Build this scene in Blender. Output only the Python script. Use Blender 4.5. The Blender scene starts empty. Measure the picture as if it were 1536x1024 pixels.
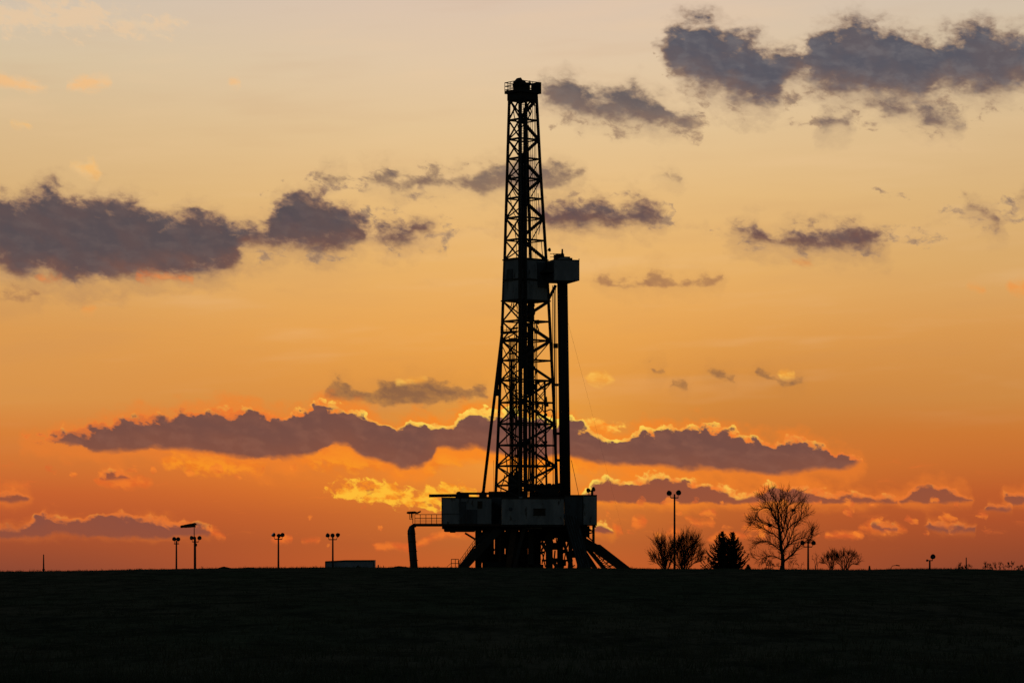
import bpy, bmesh, math, random
from mathutils import Vector, Matrix, noise as mnoise
random.seed(7)
S = bpy.context.scene
COL = S.collection
PI = math.pi

# ------------------------------------------------------------------ measuring
F = 4800.0            # one radian is about 4800 units of the sky's own angular scale
def at(px, py, Y):
    """real-world point at distance Y whose bearing was measured in the photo"""
    return Vector(((px - 768.0) / F * Y, Y, (852.0 - py) / F * Y))
def srgb(r, g, b):
    def f(c):
        c /= 255.0
        return c / 12.92 if c <= 0.04045 else ((c + 0.055) / 1.055) ** 2.4
    return (f(r), f(g), f(b), 1.0)

# ------------------------------------------------------------------ camera
cam_d = bpy.data.cameras.new('camera'); cam = bpy.data.objects.new('camera', cam_d); COL.objects.link(cam)
cam.location = (0, 0, 0); cam.rotation_euler = (PI / 2, 0, 0)
cam_d.sensor_width = 36; cam_d.lens = 36 * F / 1536; cam_d.shift_y = 340 / 1536
cam_d.clip_start = 0.1; cam_d.clip_end = 20000
S.camera = cam
S.view_settings.view_transform = 'Standard'; S.view_settings.look = 'None'
S.view_settings.exposure = 0; S.view_settings.gamma = 1
S.render.film_transparent = False
S.cycles.use_denoising = True

# ------------------------------------------------------------------ node maths
class X:
    """a float socket with operators"""
    nt = None
    def __init__(s, v): s.v = v
    @staticmethod
    def m(op, *a, clamp=False):
        n = X.nt.nodes.new('ShaderNodeMath'); n.operation = op; n.use_clamp = clamp
        for i, q in enumerate(a):
            if isinstance(q, X): X.nt.links.new(q.v, n.inputs[i])
            else: n.inputs[i].default_value = q
        return X(n.outputs[0])
    def __add__(s, o): return X.m('ADD', s, o)
    __radd__ = __add__
    def __sub__(s, o): return X.m('SUBTRACT', s, o)
    def __rsub__(s, o): return X.m('SUBTRACT', o, s)
    def __mul__(s, o): return X.m('MULTIPLY', s, o)
    __rmul__ = __mul__
    def __truediv__(s, o): return X.m('DIVIDE', s, o)
def mmin(a, b): return X.m('MINIMUM', a, b)
def smin(a, b, k): return X.m('SMOOTH_MIN', a, b, k)
def absx(a): return X.m('ABSOLUTE', a)
def sstep(a, e0, e1, o0=0.0, o1=1.0):
    n = X.nt.nodes.new('ShaderNodeMapRange'); n.interpolation_type = 'SMOOTHSTEP'
    X.nt.links.new(a.v, n.inputs['Value'])
    n.inputs['From Min'].default_value = e0; n.inputs['From Max'].default_value = e1
    n.inputs['To Min'].default_value = o0; n.inputs['To Max'].default_value = o1
    return X(n.outputs[0])
def lin(a, e0, e1, o0=0.0, o1=1.0):
    n = X.nt.nodes.new('ShaderNodeMapRange')
    X.nt.links.new(a.v, n.inputs['Value'])
    for k, v in zip(('From Min', 'From Max', 'To Min', 'To Max'), (e0, e1, o0, o1)): n.inputs[k].default_value = v
    return X(n.outputs[0])
def xyz(x, y, z=0.0):
    n = X.nt.nodes.new('ShaderNodeCombineXYZ')
    for i, q in enumerate((x, y, z)):
        if isinstance(q, X): X.nt.links.new(q.v, n.inputs[i])
        else: n.inputs[i].default_value = q
    return n.outputs[0]
def noise(vec, scale=1.0, detail=4.0, rough=0.5, ntype='FBM', dist=0.0, colour=False):
    n = X.nt.nodes.new('ShaderNodeTexNoise'); n.noise_dimensions = '2D' if not colour else '3D'
    n.noise_dimensions = '3D'
    X.nt.links.new(vec, n.inputs['Vector'])
    n.inputs['Scale'].default_value = scale; n.inputs['Detail'].default_value = detail
    n.inputs['Roughness'].default_value = rough; n.inputs['Distortion'].default_value = dist
    if colour:
        sp = X.nt.nodes.new('ShaderNodeSeparateColor'); X.nt.links.new(n.outputs['Color'], sp.inputs[0])
        return X(sp.outputs[0]), X(sp.outputs[1]), X(sp.outputs[2])
    return X(n.outputs[0])
def mixc(fac, a, b):
    n = X.nt.nodes.new('ShaderNodeMix'); n.data_type = 'RGBA'; n.clamp_factor = True
    for sock, q in ((n.inputs[0], fac), (n.inputs[6], a), (n.inputs[7], b)):
        if isinstance(q, X): X.nt.links.new(q.v, sock)
        elif isinstance(q, bpy.types.NodeSocket): X.nt.links.new(q, sock)
        else: sock.default_value = q
    return n.outputs[2]
def ramp(fac, stops, interp='LINEAR'):
    n = X.nt.nodes.new('ShaderNodeValToRGB'); r = n.color_ramp; r.interpolation = interp
    while len(r.elements) > 1: r.elements.remove(r.elements[-1])
    r.elements[0].position = stops[0][0]; r.elements[0].color = stops[0][1]
    for p, c in stops[1:]:
        e = r.elements.new(p); e.color = c
    X.nt.links.new(fac.v, n.inputs[0])
    return n.outputs[0]
def fcurve(x01, pts):
    n = X.nt.nodes.new('ShaderNodeFloatCurve'); m = n.mapping; c = m.curves[0]
    m.use_clip = False
    pts = sorted(pts)
    c.points[0].location = pts[0]; c.points[1].location = pts[-1]
    for p in pts[1:-1]: c.points.new(*p)
    for p in c.points: p.handle_type = 'VECTOR'
    m.update()
    n.inputs[0].default_value = 1.0
    X.nt.links.new(x01.v, n.inputs[1])
    return X(n.outputs[0])
# ================================================================== the sky
# The sunset sky is a function of direction only (azimuth and elevation): a Nishita sky overhead and
# behind, the orange glow round the low sun, and rows of clouds between the two.
SUN_AZ = math.radians(0.3); SUN_EL = math.radians(2.4)
W = bpy.data.worlds.new('World'); S.world = W; W.use_nodes = True
nt = W.node_tree; nt.nodes.clear(); X.nt = nt
tc = nt.nodes.new('ShaderNodeTexCoord')
sep = nt.nodes.new('ShaderNodeSeparateXYZ'); nt.links.new(tc.outputs['Generated'], sep.inputs[0])
dx, dy, dz = X(sep.outputs[0]), X(sep.outputs[1]), X(sep.outputs[2])
az = X.m('ARCTAN2', dx, dy)
el = X.m('ARCTAN2', dz, X.m('SQRT', dx * dx + dy * dy))
A = az * F; E = el * F                                   # angular units, F per radian
AR = 860.0
def toA(px): return math.atan((px - 768.0) / F) * F
def toE(px, py): return math.atan((852.0 - py) / F * math.cos(math.atan((px - 768.0) / F))) * F

ny = nt.nodes.new('ShaderNodeTexSky'); ny.sky_type = 'NISHITA'; ny.sun_disc = False
ny.sun_elevation = SUN_EL; ny.sun_rotation = SUN_AZ
ny.air_density = 1.0; ny.dust_density = 1.2; ny.ozone_density = 1.6

# the glow of the clear sky round the sun: two ramps over elevation, near the sun and away from it
def sk(stops):
    return [(max(0.0, (852.0 - y) / 1400.0), srgb(*c)) for y, c in sorted(stops, reverse=True)]
near = sk([(852, (194, 87, 40)), (815, (184, 86, 42)), (770, (198, 96, 42)), (720, (226, 118, 40)), (690, (228, 122, 43)), (640, (214, 128, 54)), (600, (219, 140, 62)),
           (560, (226, 150, 69)), (500, (233, 164, 83)), (400, (233, 178, 105)), (300, (232, 188, 126)), (200, (229, 196, 149)),
           (100, (226, 199, 166)), (0, (219, 195, 174)), (-150, (190, 184, 180)), (-500, (110, 122, 140))])
side = sk([(852, (142, 72, 50)), (820, (160, 78, 47)), (780, (182, 86, 46)), (740, (198, 97, 47)), (700, (208, 114, 51)), (650, (216, 128, 56)), (600, (217, 146, 73)),
           (500, (219, 154, 82)), (400, (217, 168, 104)), (300, (218, 178, 122)), (200, (219, 186, 140)), (100, (216, 194, 160)),
           (0, (210, 193, 174)), (-150, (180, 178, 178)), (-500, (104, 118, 138))])
eN = E / 1400.0
cN = ramp(eN, near); cS = ramp(eN, side)
# soft unevenness of the glow
hz = noise(xyz(A / 700.0, E / 160.0, 3.0), 1.0, 3.0, 0.5)
aw = absx(A - 10.0) + (hz - 0.5) * 200.0
sky = mixc(sstep(aw, 60.0, 820.0), cN, cS)
sky = mixc(sstep(A, 60.0, 380.0) * sstep(E, 420.0, 240.0) * 0.15, sky, srgb(110, 46, 20))
gl = X.m('EXPONENT', X.m('SQRT', (A - 20.0) * (A - 20.0) * 0.35 + (E - 190.0) * (E - 190.0)) * (-1 / 85.0))
sky = mixc(gl * 0.62, sky, srgb(255, 186, 74))
cir = noise(xyz(A / 420.0 + E / 300.0, E / 60.0 - A / 900.0, 14.0), 1.0, 3.0, 0.6)
hi = sstep(E, 120.0, 380.0)
sky = mixc(sstep(cir, 0.5, 0.72, 0.0, 0.14) * hi, sky, srgb(246, 206, 160))
sky = mixc(sstep(cir, 0.5, 0.28, 0.0, 0.09) * hi, sky, srgb(186, 134, 96))

# shared cloud noises, streaked down to the right as the wind leaves them
u = A * 0.92 - E * 0.39; v = A * 0.39 + E * 0.92
w1, w2, w3 = noise(xyz(A / 46.0, E / 30.0, 1.7), 1.0, 3.0, 0.6, colour=True)
W0 = xyz(u / 26.0 + (w1 - 0.5) * 1.2, v / 15.0 + (w2 - 0.5) * 1.2, 5.1)
fine = (noise(W0, 1.0, 4.0, 0.62) - 0.5) * 1.7 + 0.5          # small curls
mid = (noise(xyz(u / 70.0, v / 40.0, 9.3), 1.0, 3.0, 0.55) - 0.5) * 1.5 + 0.5
tat = (noise(xyz(A / 60.0 + (w2 - 0.5) * 0.9, E / 34.0 + (w3 - 0.5) * 0.9, 21.0), 1.0, 5.0, 0.6) - 0.5) * 2.0   # tatters and holes
def vor(sx, sy, z, wob):
    n = nt.nodes.new('ShaderNodeTexVoronoi'); n.feature = 'SMOOTH_F1'; n.voronoi_dimensions = '2D'
    nt.links.new(xyz(A / sx + (w1 - 0.5) * wob, E / sy + (w2 - 0.5) * wob + z * 3.7), n.inputs['Vector'])
    n.inputs['Scale'].default_value = 1.0; n.inputs['Smoothness'].default_value = 0.25
    return X(n.outputs['Distance'])
puff = 0.9 - (vor(30.0, 24.0, 2.0, 0.5) * 0.62 + vor(12.5, 10.0, 7.0, 0.4) * 0.27 + vor(5.5, 4.5, 4.0, 0.3) * 0.11) * 1.5   # cauliflower tops
def fold(off): return noise(xyz(A / 38.0 + (w2 - 0.5) * 0.8 + off * 0.3, (E + off * 7.0) / 22.0 + (w3 - 0.5) * 0.8 + A / 260.0, 27.0), 1.0, 3.0, 0.55)
relief = (fold(0.0) - fold(1.0)) * 3.2                                          # folds lit from the sun's side
sunp = X.m('EXPONENT', absx(A - 15.0) * (-1 / 400.0))                           # nearness to the sun

def row(clouds):
    """two curves over azimuth, the top and the base of every cloud of one row"""
    T, B = [], []
    ys = [y for t, b in clouds for _, y in t + b]
    e0 = toE(768, max(ys)) - 60; e1 = toE(768, min(ys)) + 60
    for t, b in clouds:
        for L, P, sg in ((T, t, -1), (B, b, 1)):
            ax, ay = P[0]; bx, by = P[-1]
            L.append((toA(ax - 7), toE(ax, ay) + sg * 25)); L.append((toA(bx + 7), toE(bx, by) + sg * 25))
            for x, y in P: L.append((toA(x), toE(x, y)))
    n = lambda L: [(min(1, max(0, (a + AR) / (2 * AR))), (e - e0) / (e1 - e0)) for a, e in L]
    return n(T), n(B), e0, e1

ends = sstep(absx(A), 790.0, 860.0) * 90.0                                    # the measured rows thin out beyond this
def cloud_row(sky, clouds, wx=14, wy=10, fa=8, soft=7, core=srgb(88, 78, 84), base=srgb(120, 88, 80), edge=None,
              rim=0.0, rimw=7, halo=0.0, halow=26, op=0.97, puffy=0.0, kb=1.0, drift=30.0, ta=0.0, veil=0.0, lump=None, fade=0.0, bias=0.0, cap=0.0):
    T, B, e0, e1 = row(clouds)
    a2 = (A + (w1 - 0.5) * (2 * wx)); e2 = E + (w2 - 0.5) * (2 * wy)
    x01 = lin(a2, -AR, AR)
    t = lin(fcurve(x01, T), 0, 1, e0, e1); b = lin(fcurve(x01, B), 0, 1, e0, e1)
    dt = t - e2
    if puffy: dt = dt + (puff - 0.35) * puffy
    db = e2 - b
    d = smin(dt, db * kb, 5.0)
    if cap: d = mmin(d, cap)
    d = d + (fine - 0.5) * (2 * fa) + bias
    d = d - ends
    if ta: d = d + tat * (2 * ta)
    if veil: sky = mixc(sstep(d + (w3 - 0.5) * 24.0, -30.0, 8.0) * veil, sky, edge)
    al = sstep(d, -soft, soft)
    if fade: al = al * sstep(db + (mid - 0.5) * 16.0, -fade * 0.35, fade)
    if halo:
        h = sstep(d + (mid - 0.5) * 30.0, -halow, 4.0) * (sunp * 0.8 + 0.3) * halo
        sky = mixc(h, sky, mixc(sunp, srgb(238, 122, 48), srgb(250, 140, 34)))
    low = sstep(db + (mid - 0.5) * drift, 2.0, 46.0)
    body = mixc(low, base, core)
    if edge: body = mixc(sstep(d + (fine - 0.5) * 14.0, 0.0, 20.0), edge, body)
    body = mixc(sstep(mid, 0.3, 0.7, 0.0, 0.22), body, base)
    if lump: body = mixc(sstep(relief + tat * 0.4 + (fine - 0.5) * 0.3, -0.35, 0.9, 0.0, 0.42), body, lump)
    sky = mixc(al * op, sky, body)
    if rim:
        patch = sstep(mid + (w3 - 0.5) * 0.7, 0.25, 0.75, 0.5, 2.3)
        r = sstep(d + (fine - 0.5) * 5.0 - patch * rimw, -3.0, 3.0, 1.0, 0.0)
        r = r * sstep(d, -soft * 1.3, -soft * 0.2) * sstep(db - dt, -3.0, 7.0) * sstep(tat + sunp * 0.5, -0.22, 0.12, 0.3, 1.0) * rim
        sky = mixc(r * sstep(sunp, 0.08, 0.5, 0.6, 1.0), sky, mixc(sstep(sunp * 1.1 + (fine - 0.5) * 0.9 + (puff - 0.3) * 0.4, 0.2, 1.15), srgb(242, 124, 48), srgb(255, 214, 88)))
    return sky

def glow_row(sky, clouds, c0, c1, wx=12, wy=9, fa=10, soft=9, op=0.9, dark=None):
    T, B, e0, e1 = row(clouds)
    a2 = (A + (w2 - 0.5) * (2 * wx)); e2 = E + (w3 - 0.5) * (2 * wy)
    x01 = lin(a2, -AR, AR)
    t = lin(fcurve(x01, T), 0, 1, e0, e1); b = lin(fcurve(x01, B), 0, 1, e0, e1)
    d = smin(t - e2, e2 - b, 4.0) + (fine - 0.5) * (2 * fa) - ends
    c = mixc(sstep(relief + (fine - 0.5) * 0.8 + d * 0.03, -0.45, 0.6), c0, c1)
    if dark: c = mixc(sstep(relief * -1.0 + (fine - 0.5) * 0.5, 0.22, 0.75, 0.0, 0.75) * sstep(d, 1.0, 9.0), c, dark)
    return mixc(sstep(d, -soft, soft) * op, sky, c)

# ---- faint sunlit wisps high on the left
sky = glow_row(sky, [([(-60, 108), (0, 110), (30, 118), (70, 128)], [(-60, 122), (0, 128), (30, 137), (70, 137)]),
                     ([(98, 126), (130, 115), (165, 113)], [(98, 131), (130, 135), (165, 130)]),
                     ([(340, 122), (358, 118)], [(340, 128), (358, 132)])],
               srgb(238, 196, 146), srgb(246, 190, 128), op=0.75, fa=7, wx=8, wy=5)
sky = glow_row(sky, [([(-60, 10), (40, 8), (120, 6), (190, 22), (280, 34)], [(-60, 40), (60, 46), (150, 44), (220, 50), (280, 42)]),
                     ], srgb(230, 202, 166), srgb(240, 202, 158), op=0.5, fa=30, wx=24, wy=18, soft=12)
sky = glow_row(sky, [([(12, 183), (48, 186)], [(12, 186), (48, 191)]), ([(106, 244), (128, 244), (138, 236), (150, 256)], [(106, 250), (128, 264), (150, 270)])],
               srgb(240, 196, 136), srgb(247, 188, 112), op=0.75, fa=6, wx=8, wy=5)
sky = glow_row(sky, [([(120, 462), (142, 456)], [(120, 466), (142, 470)]), ([(1448, 424), (1478, 434)], [(1448, 429), (1478, 440)]),
                     ([(1510, 420), (1560, 424)], [(1510, 436), (1560, 448)]), ([(1185, 390), (1218, 392)], [(1185, 393), (1230, 397)])],
               srgb(233, 160, 84), srgb(240, 150, 70), op=0.7, fa=6, wx=6, wy=4)
# ---- loose fragments round the high clouds
FR = dict(wx=26, wy=18, fa=14, ta=22, soft=7, bias=-17, cap=9.0, core=srgb(112, 96, 94), base=srgb(140, 112, 94), edge=srgb(176, 144, 114), op=0.8)
sky = cloud_row(sky, [
    ([(985, 70), (1060, 90), (1180, 100), (1300, 130), (1420, 130), (1640, 120)], [(985, 130), (1060, 175), (1180, 190), (1300, 205), (1420, 210), (1640, 175)])], **FR)
sky = cloud_row(sky, [
    ([(330, 300), (380, 300), (420, 262), (500, 244), (560, 262), (650, 300), (690, 330)], [(330, 350), (380, 400), (420, 400), (500, 396), (560, 395), (650, 385), (690, 360)]),
    ([(805, 290), (900, 280), (1010, 300)], [(805, 372), (900, 362), (1010, 350)]),
    ([(1070, 330), (1200, 330), (1350, 335), (1420, 330)], [(1070, 370), (1200, 392), (1350, 386), (1420, 376)])], **FR)
sky = cloud_row(sky, [
    ([(460, 246), (600, 240), (700, 236)], [(460, 290), (600, 306), (700, 300)]),
    ([(790, 150), (880, 165), (980, 160), (1060, 170)], [(790, 190), (880, 212), (980, 220), (1060, 214)]),
    ([(1410, 290), (1480, 290), (1540, 280)], [(1410, 350), (1480, 366), (1540, 330)])], **FR)
# ---- high grey clouds
GB = srgb(84, 84, 95); GL = srgb(122, 98, 90); GE = srgb(150, 124, 106)
sky = cloud_row(sky, [
    ([(995, 62), (1010, 44), (1025, 34), (1070, 33), (1095, 52), (1130, 60), (1150, 76), (1170, 78), (1195, 88), (1212, 62), (1225, 50), (1250, 36), (1285, 30), (1312, 36),
      (1340, 50), (1368, 50), (1390, 68), (1405, 56), (1440, 47), (1455, 38), (1490, 46), (1520, 53), (1560, 50), (1630, 60)],
     [(995, 78), (1010, 112), (1040, 132), (1080, 148), (1120, 160), (1142, 168), (1156, 168), (1172, 152), (1188, 130), (1205, 128), (1230, 141), (1270, 148), (1300, 150),
      (1340, 148), (1380, 156), (1420, 138), (1470, 143), (1500, 143), (1536, 132), (1630, 124)])],
    wx=32, wy=24, fa=11, ta=17, veil=0.35, soft=12, bias=3, fade=22, puffy=14, core=GB, base=GL, edge=GE, kb=0.9, lump=srgb(124, 119, 121))
sky = cloud_row(sky, [
    ([(808, 130), (830, 124), (850, 122), (875, 130), (900, 141), (915, 143), (935, 135), (955, 128), (968, 138), (985, 143), (1000, 165), (1020, 174), (1042, 182)],
     [(808, 150), (840, 166), (870, 178), (900, 182), (940, 189), (975, 195), (1000, 190), (1020, 194), (1042, 188)]),
    ([(1222, 178), (1240, 174), (1258, 184), (1278, 178)], [(1222, 190), (1240, 198), (1258, 198), (1278, 194)]),
    ([(1302, 154), (1330, 148), (1368, 160), (1390, 158), (1410, 168), (1445, 186)], [(1302, 160), (1330, 172), (1368, 178), (1390, 190), (1410, 190), (1445, 196)])],
    wx=24, wy=18, fa=10, ta=14, veil=0.3, soft=11, bias=3, fade=16, puffy=12, core=srgb(84, 81, 89), base=srgb(128, 104, 94), edge=srgb(160, 134, 112), op=0.93, lump=srgb(118, 108, 106))
sky = cloud_row(sky, [
    ([(478, 258), (500, 254), (520, 262)], [(478, 264), (500, 274), (520, 272)]),
    ([(538, 268), (565, 262), (578, 253), (600, 263), (630, 270), (645, 259), (670, 262), (690, 255), (710, 263), (725, 250), (740, 243), (765, 245), (800, 247), (820, 251),
      (840, 245), (860, 259), (876, 266)],
     [(538, 274), (575, 286), (600, 296), (620, 285), (660, 281), (690, 282), (720, 294), (740, 288), (765, 290), (800, 285), (830, 281), (855, 279), (876, 270)]),
    ([(985, 263), (1005, 264), (1026, 271)], [(985, 266), (1005, 272), (1026, 277)])],
    wx=22, wy=15, fa=10, ta=14, veil=0.25, soft=8, bias=1, fade=8, puffy=10, core=srgb(104, 92, 92), base=srgb(136, 108, 92), edge=srgb(172, 140, 108), op=0.9)
sky = cloud_row(sky, [
    ([(-90, 285), (0, 293), (25, 300), (45, 292), (75, 284), (110, 298), (145, 296), (175, 301), (200, 306), (225, 318), (255, 325), (280, 314), (300, 323), (330, 322),
      (350, 338), (370, 334), (385, 345), (400, 340), (412, 310), (430, 297), (455, 289), (475, 293), (510, 313), (535, 326), (547, 342), (556, 356), (566, 346), (580, 340),
      (610, 347), (625, 327), (640, 337), (664, 350)],
     [(-90, 405), (0, 405), (30, 418), (70, 420), (105, 427), (118, 440), (130, 426), (180, 425), (220, 420), (290, 415), (340, 414), (356, 402), (364, 382), (385, 376),
      (400, 386), (430, 376), (460, 379), (485, 386), (520, 376), (548, 368), (560, 360), (580, 367), (610, 372), (640, 357), (664, 352)]),
    ([(806, 312), (850, 309), (880, 306), (905, 299), (925, 316), (945, 309), (965, 305), (985, 321), (998, 331)],
     [(806, 338), (850, 346), (880, 341), (900, 344), (930, 345), (945, 336), (970, 336), (998, 334)]),
    ([(1092, 351), (1115, 340), (1135, 336), (1150, 356), (1180, 352), (1190, 345), (1210, 350), (1240, 346), (1265, 342), (1290, 346), (1315, 355), (1332, 366)],
     [(1092, 357), (1110, 362), (1150, 372), (1180, 378), (1220, 375), (1260, 377), (1300, 374), (1332, 371)]),
    ([(1446, 304), (1470, 308), (1490, 316), (1504, 336)], [(1446, 311), (1470, 322), (1490, 342), (1504, 347)]),
    ([(1524, 290), (1560, 293), (1640, 296)], [(1524, 296), (1560, 310), (1640, 316)])],
    wx=26, wy=18, fa=10, ta=14, veil=0.3, soft=11, bias=3, fade=18, puffy=13, core=srgb(80, 73, 80), base=srgb(116, 82, 75), edge=srgb(150, 116, 96), op=0.96, kb=0.85, drift=50, lump=srgb(106, 92, 92))
sky = cloud_row(sky, [
    ([(888, 415), (915, 415), (945, 426), (965, 420), (985, 402), (1005, 415), (1018, 427), (1035, 420), (1050, 410), (1065, 420), (1084, 416)],
     [(888, 420), (920, 432), (945, 436), (970, 433), (1010, 431), (1018, 429), (1040, 432), (1065, 427), (1084, 420)]),
    ([(-60, 441), (30, 438), (62, 445)], [(-60, 455), (20, 455), (62, 449)])],
    wx=22, wy=14, fa=9, ta=13, veil=0.2, soft=7, bias=1, fade=6, puffy=8, core=srgb(124, 98, 84), base=srgb(166, 116, 82), edge=srgb(186, 136, 88), op=0.85)
sky = glow_row(sky, [([(52, 412), (75, 416), (95, 417)], [(52, 418), (75, 423), (95, 421)]), ([(204, 409), (218, 407), (245, 413), (290, 415)], [(204, 416), (218, 421), (245, 420), (290, 418)])],
               srgb(190, 112, 72), srgb(238, 128, 60), op=0.6, fa=9, wx=12, wy=6)
# ---- the row above the sun, and thin smudges to its right
sky = cloud_row(sky, [
    ([(488, 584), (500, 575), (520, 574), (530, 584), (550, 586), (570, 576), (590, 571), (625, 569), (650, 573), (680, 576), (700, 586), (720, 577), (736, 590)],
     [(488, 592), (510, 601), (530, 600), (550, 605), (600, 607), (640, 607), (680, 605), (710, 600), (736, 598)]),
    ([(972, 549), (1000, 551)], [(972, 555), (1000, 560)]), ([(1008, 572), (1032, 576)], [(1008, 580), (1032, 584)]),
    ([(1055, 556), (1075, 556), (1106, 566)], [(1055, 560), (1075, 568), (1106, 571)]),
    ([(1134, 554), (1160, 556), (1175, 570), (1204, 572)], [(1134, 560), (1160, 574), (1175, 580), (1204, 577)])],
    wx=18, wy=12, fa=8, ta=10, veil=0.15, soft=5, bias=1, fade=6, puffy=9, core=srgb(116, 86, 70), base=srgb(140, 98, 70), edge=srgb(180, 124, 70), op=0.9)
sky = glow_row(sky, [([(590, 572), (612, 567), (640, 566)], [(590, 576), (612, 574), (640, 571)]), ([(878, 566), (890, 555), (905, 557), (922, 568)], [(878, 570), (890, 575), (905, 575), (922, 572)]),
                     ([(1168, 556), (1192, 558)], [(1168, 568), (1192, 566)])],
               srgb(240, 160, 62), srgb(252, 190, 84), op=0.9, fa=5, wx=6, wy=4, soft=6)
wl = (noise(xyz(A / 64.0 + (w1 - 0.5) * 1.4, E / 15.0 + (w2 - 0.5) * 1.4, 33.0), 1.0, 5.0, 0.6) - 0.5) * 2.0
band = sstep(E, 20.0, 55.0) * sstep(E, 150.0, 200.0, 1.0, 0.0)
sky = mixc(sstep(wl, 0.12, 0.6) * band * 0.5, sky, mixc(sunp, srgb(222, 102, 48), srgb(246, 134, 42)))
sky = mixc(sstep(wl * -1.0, 0.3, 0.8) * band * 0.35, sky, srgb(160, 84, 56))
# ---- sunlit wisps under and round the main bank
sky = glow_row(sky, [
    ([(240, 682), (290, 680), (340, 684), (395, 688)], [(240, 692), (290, 712), (340, 708), (395, 704)]),
    ([(440, 686), (480, 668), (520, 664), (560, 684), (620, 700)], [(440, 700), (480, 702), (520, 704), (560, 704), (620, 712)]),
    ([(640, 668), (665, 662), (700, 668), (745, 668), (800, 680), (860, 676), (900, 690)], [(640, 712), (665, 700), (700, 688), (745, 690), (800, 704), (860, 706), (900, 704)])],
    srgb(238, 124, 34), srgb(252, 152, 36), op=0.85, fa=13, wx=14, wy=11, soft=10)
sky = glow_row(sky, [([(775, 622), (810, 628), (850, 632), (885, 627), (905, 632), (948, 632)], [(775, 630), (810, 640), (850, 641), (885, 640), (905, 650), (948, 638)])],
               srgb(250, 140, 44), srgb(255, 204, 84), op=0.95, fa=12, wx=10, wy=7, soft=5)
# ---- the main bank with its burning upper edge
MB = srgb(112, 76, 69); ML = srgb(128, 80, 66)
sky = cloud_row(sky, [
    ([(30, 659), (70, 656), (95, 650), (130, 640), (155, 635), (200, 628), (250, 622), (300, 618), (345, 614), (380, 613), (405, 618), (425, 624), (450, 621), (465, 612), (480, 603),
      (500, 608), (525, 615), (545, 620), (560, 632), (575, 638), (600, 636), (625, 635), (645, 639), (665, 641), (680, 631), (705, 618), (720, 614), (740, 614), (800, 628), (835, 631),
      (870, 634), (890, 642), (905, 650), (925, 668), (935, 662), (945, 648), (965, 643), (985, 648), (1010, 638), (1030, 641), (1060, 640), (1085, 642), (1110, 655), (1140, 656),
      (1160, 670), (1175, 663), (1195, 655), (1220, 668), (1245, 672), (1260, 675), (1275, 684), (1298, 691)],
     [(30, 660), (70, 665), (110, 671), (150, 678), (190, 679), (230, 674), (290, 679), (350, 684), (400, 690), (440, 692), (470, 681), (500, 666), (520, 672), (545, 686), (570, 692),
      (600, 705), (630, 704), (648, 692), (654, 674), (680, 671), (720, 674), (770, 690), (850, 688), (890, 697), (920, 698), (960, 700), (1010, 706), (1060, 709), (1130, 711),
      (1200, 710), (1250, 706), (1275, 702), (1298, 695)])],
    wx=12, wy=8, fa=6, ta=5, soft=3, lump=srgb(142, 94, 78), fade=9, core=MB, base=ML, rim=1.0, rimw=3.8, halo=1.0, halow=24, puffy=17, bias=2, kb=0.8)
# ---- the lower rows
sky = glow_row(sky, [
    ([(484, 731), (510, 726), (545, 724), (580, 727), (605, 733), (628, 741), (645, 730), (680, 725), (714, 738)],
     [(484, 737), (510, 745), (545, 752), (580, 751), (610, 757), (640, 760), (665, 756), (690, 752), (714, 746)])],
    srgb(246, 140, 36), srgb(255, 190, 56), op=0.95, fa=19, wx=13, wy=8, soft=4.5, dark=srgb(182, 104, 54))
sky = cloud_row(sky, [
    ([(872, 742), (890, 723), (910, 718), (940, 721), (960, 716), (985, 712), (1010, 716), (1030, 722), (1060, 725), (1085, 732), (1112, 745), (1124, 742), (1150, 728), (1200, 729), (1215, 731),
      (1240, 741), (1260, 738), (1290, 743), (1330, 745), (1346, 750), (1365, 735), (1385, 726), (1410, 730), (1440, 740), (1458, 748)],
     [(872, 748), (900, 751), (950, 752), (1050, 753), (1110, 753), (1150, 752), (1200, 752), (1260, 753), (1330, 753), (1360, 753), (1420, 752), (1458, 750)]),
    ([(1504, 742), (1520, 738), (1640, 744)], [(1504, 748), (1520, 757), (1640, 756)]),
    ([(-90, 734), (0, 737), (30, 739), (48, 746)], [(-90, 751), (20, 750), (48, 749)]),
    ([(146, 715), (165, 708), (182, 708), (200, 716)], [(146, 718), (165, 718), (182, 718), (200, 719)])],
    wx=7, wy=5, fa=4, soft=3.5, core=srgb(138, 80, 62), base=srgb(150, 82, 58), rim=1.0, rimw=4.2, halo=1.0, halow=20, puffy=13, bias=1.5, kb=1.2)
sky = glow_row(sky, [
    ([(890, 782), (905, 774), (922, 784), (936, 794)], [(890, 802), (905, 800), (922, 802), (936, 798)]),
    ([(918, 779), (945, 774), (972, 778)], [(918, 784), (945, 796), (972, 786)]),
    ([(1028, 776), (1048, 778), (1074, 784)], [(1028, 779), (1048, 788), (1074, 788)]),
    ([(1112, 790), (1140, 782), (1162, 792)], [(1112, 796), (1140, 796), (1162, 797)]),
    ([(140, 716), (170, 722), (205, 714), (232, 722)], [(140, 720), (170, 730), (205, 732), (232, 728)]),
    ([(1286, 788), (1310, 780), (1335, 784), (1362, 794)], [(1286, 794), (1310, 797), (1335, 798), (1362, 797)])],
    srgb(226, 104, 42), srgb(240, 122, 44), op=0.85, fa=6, wx=8, wy=5, soft=6)
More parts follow.
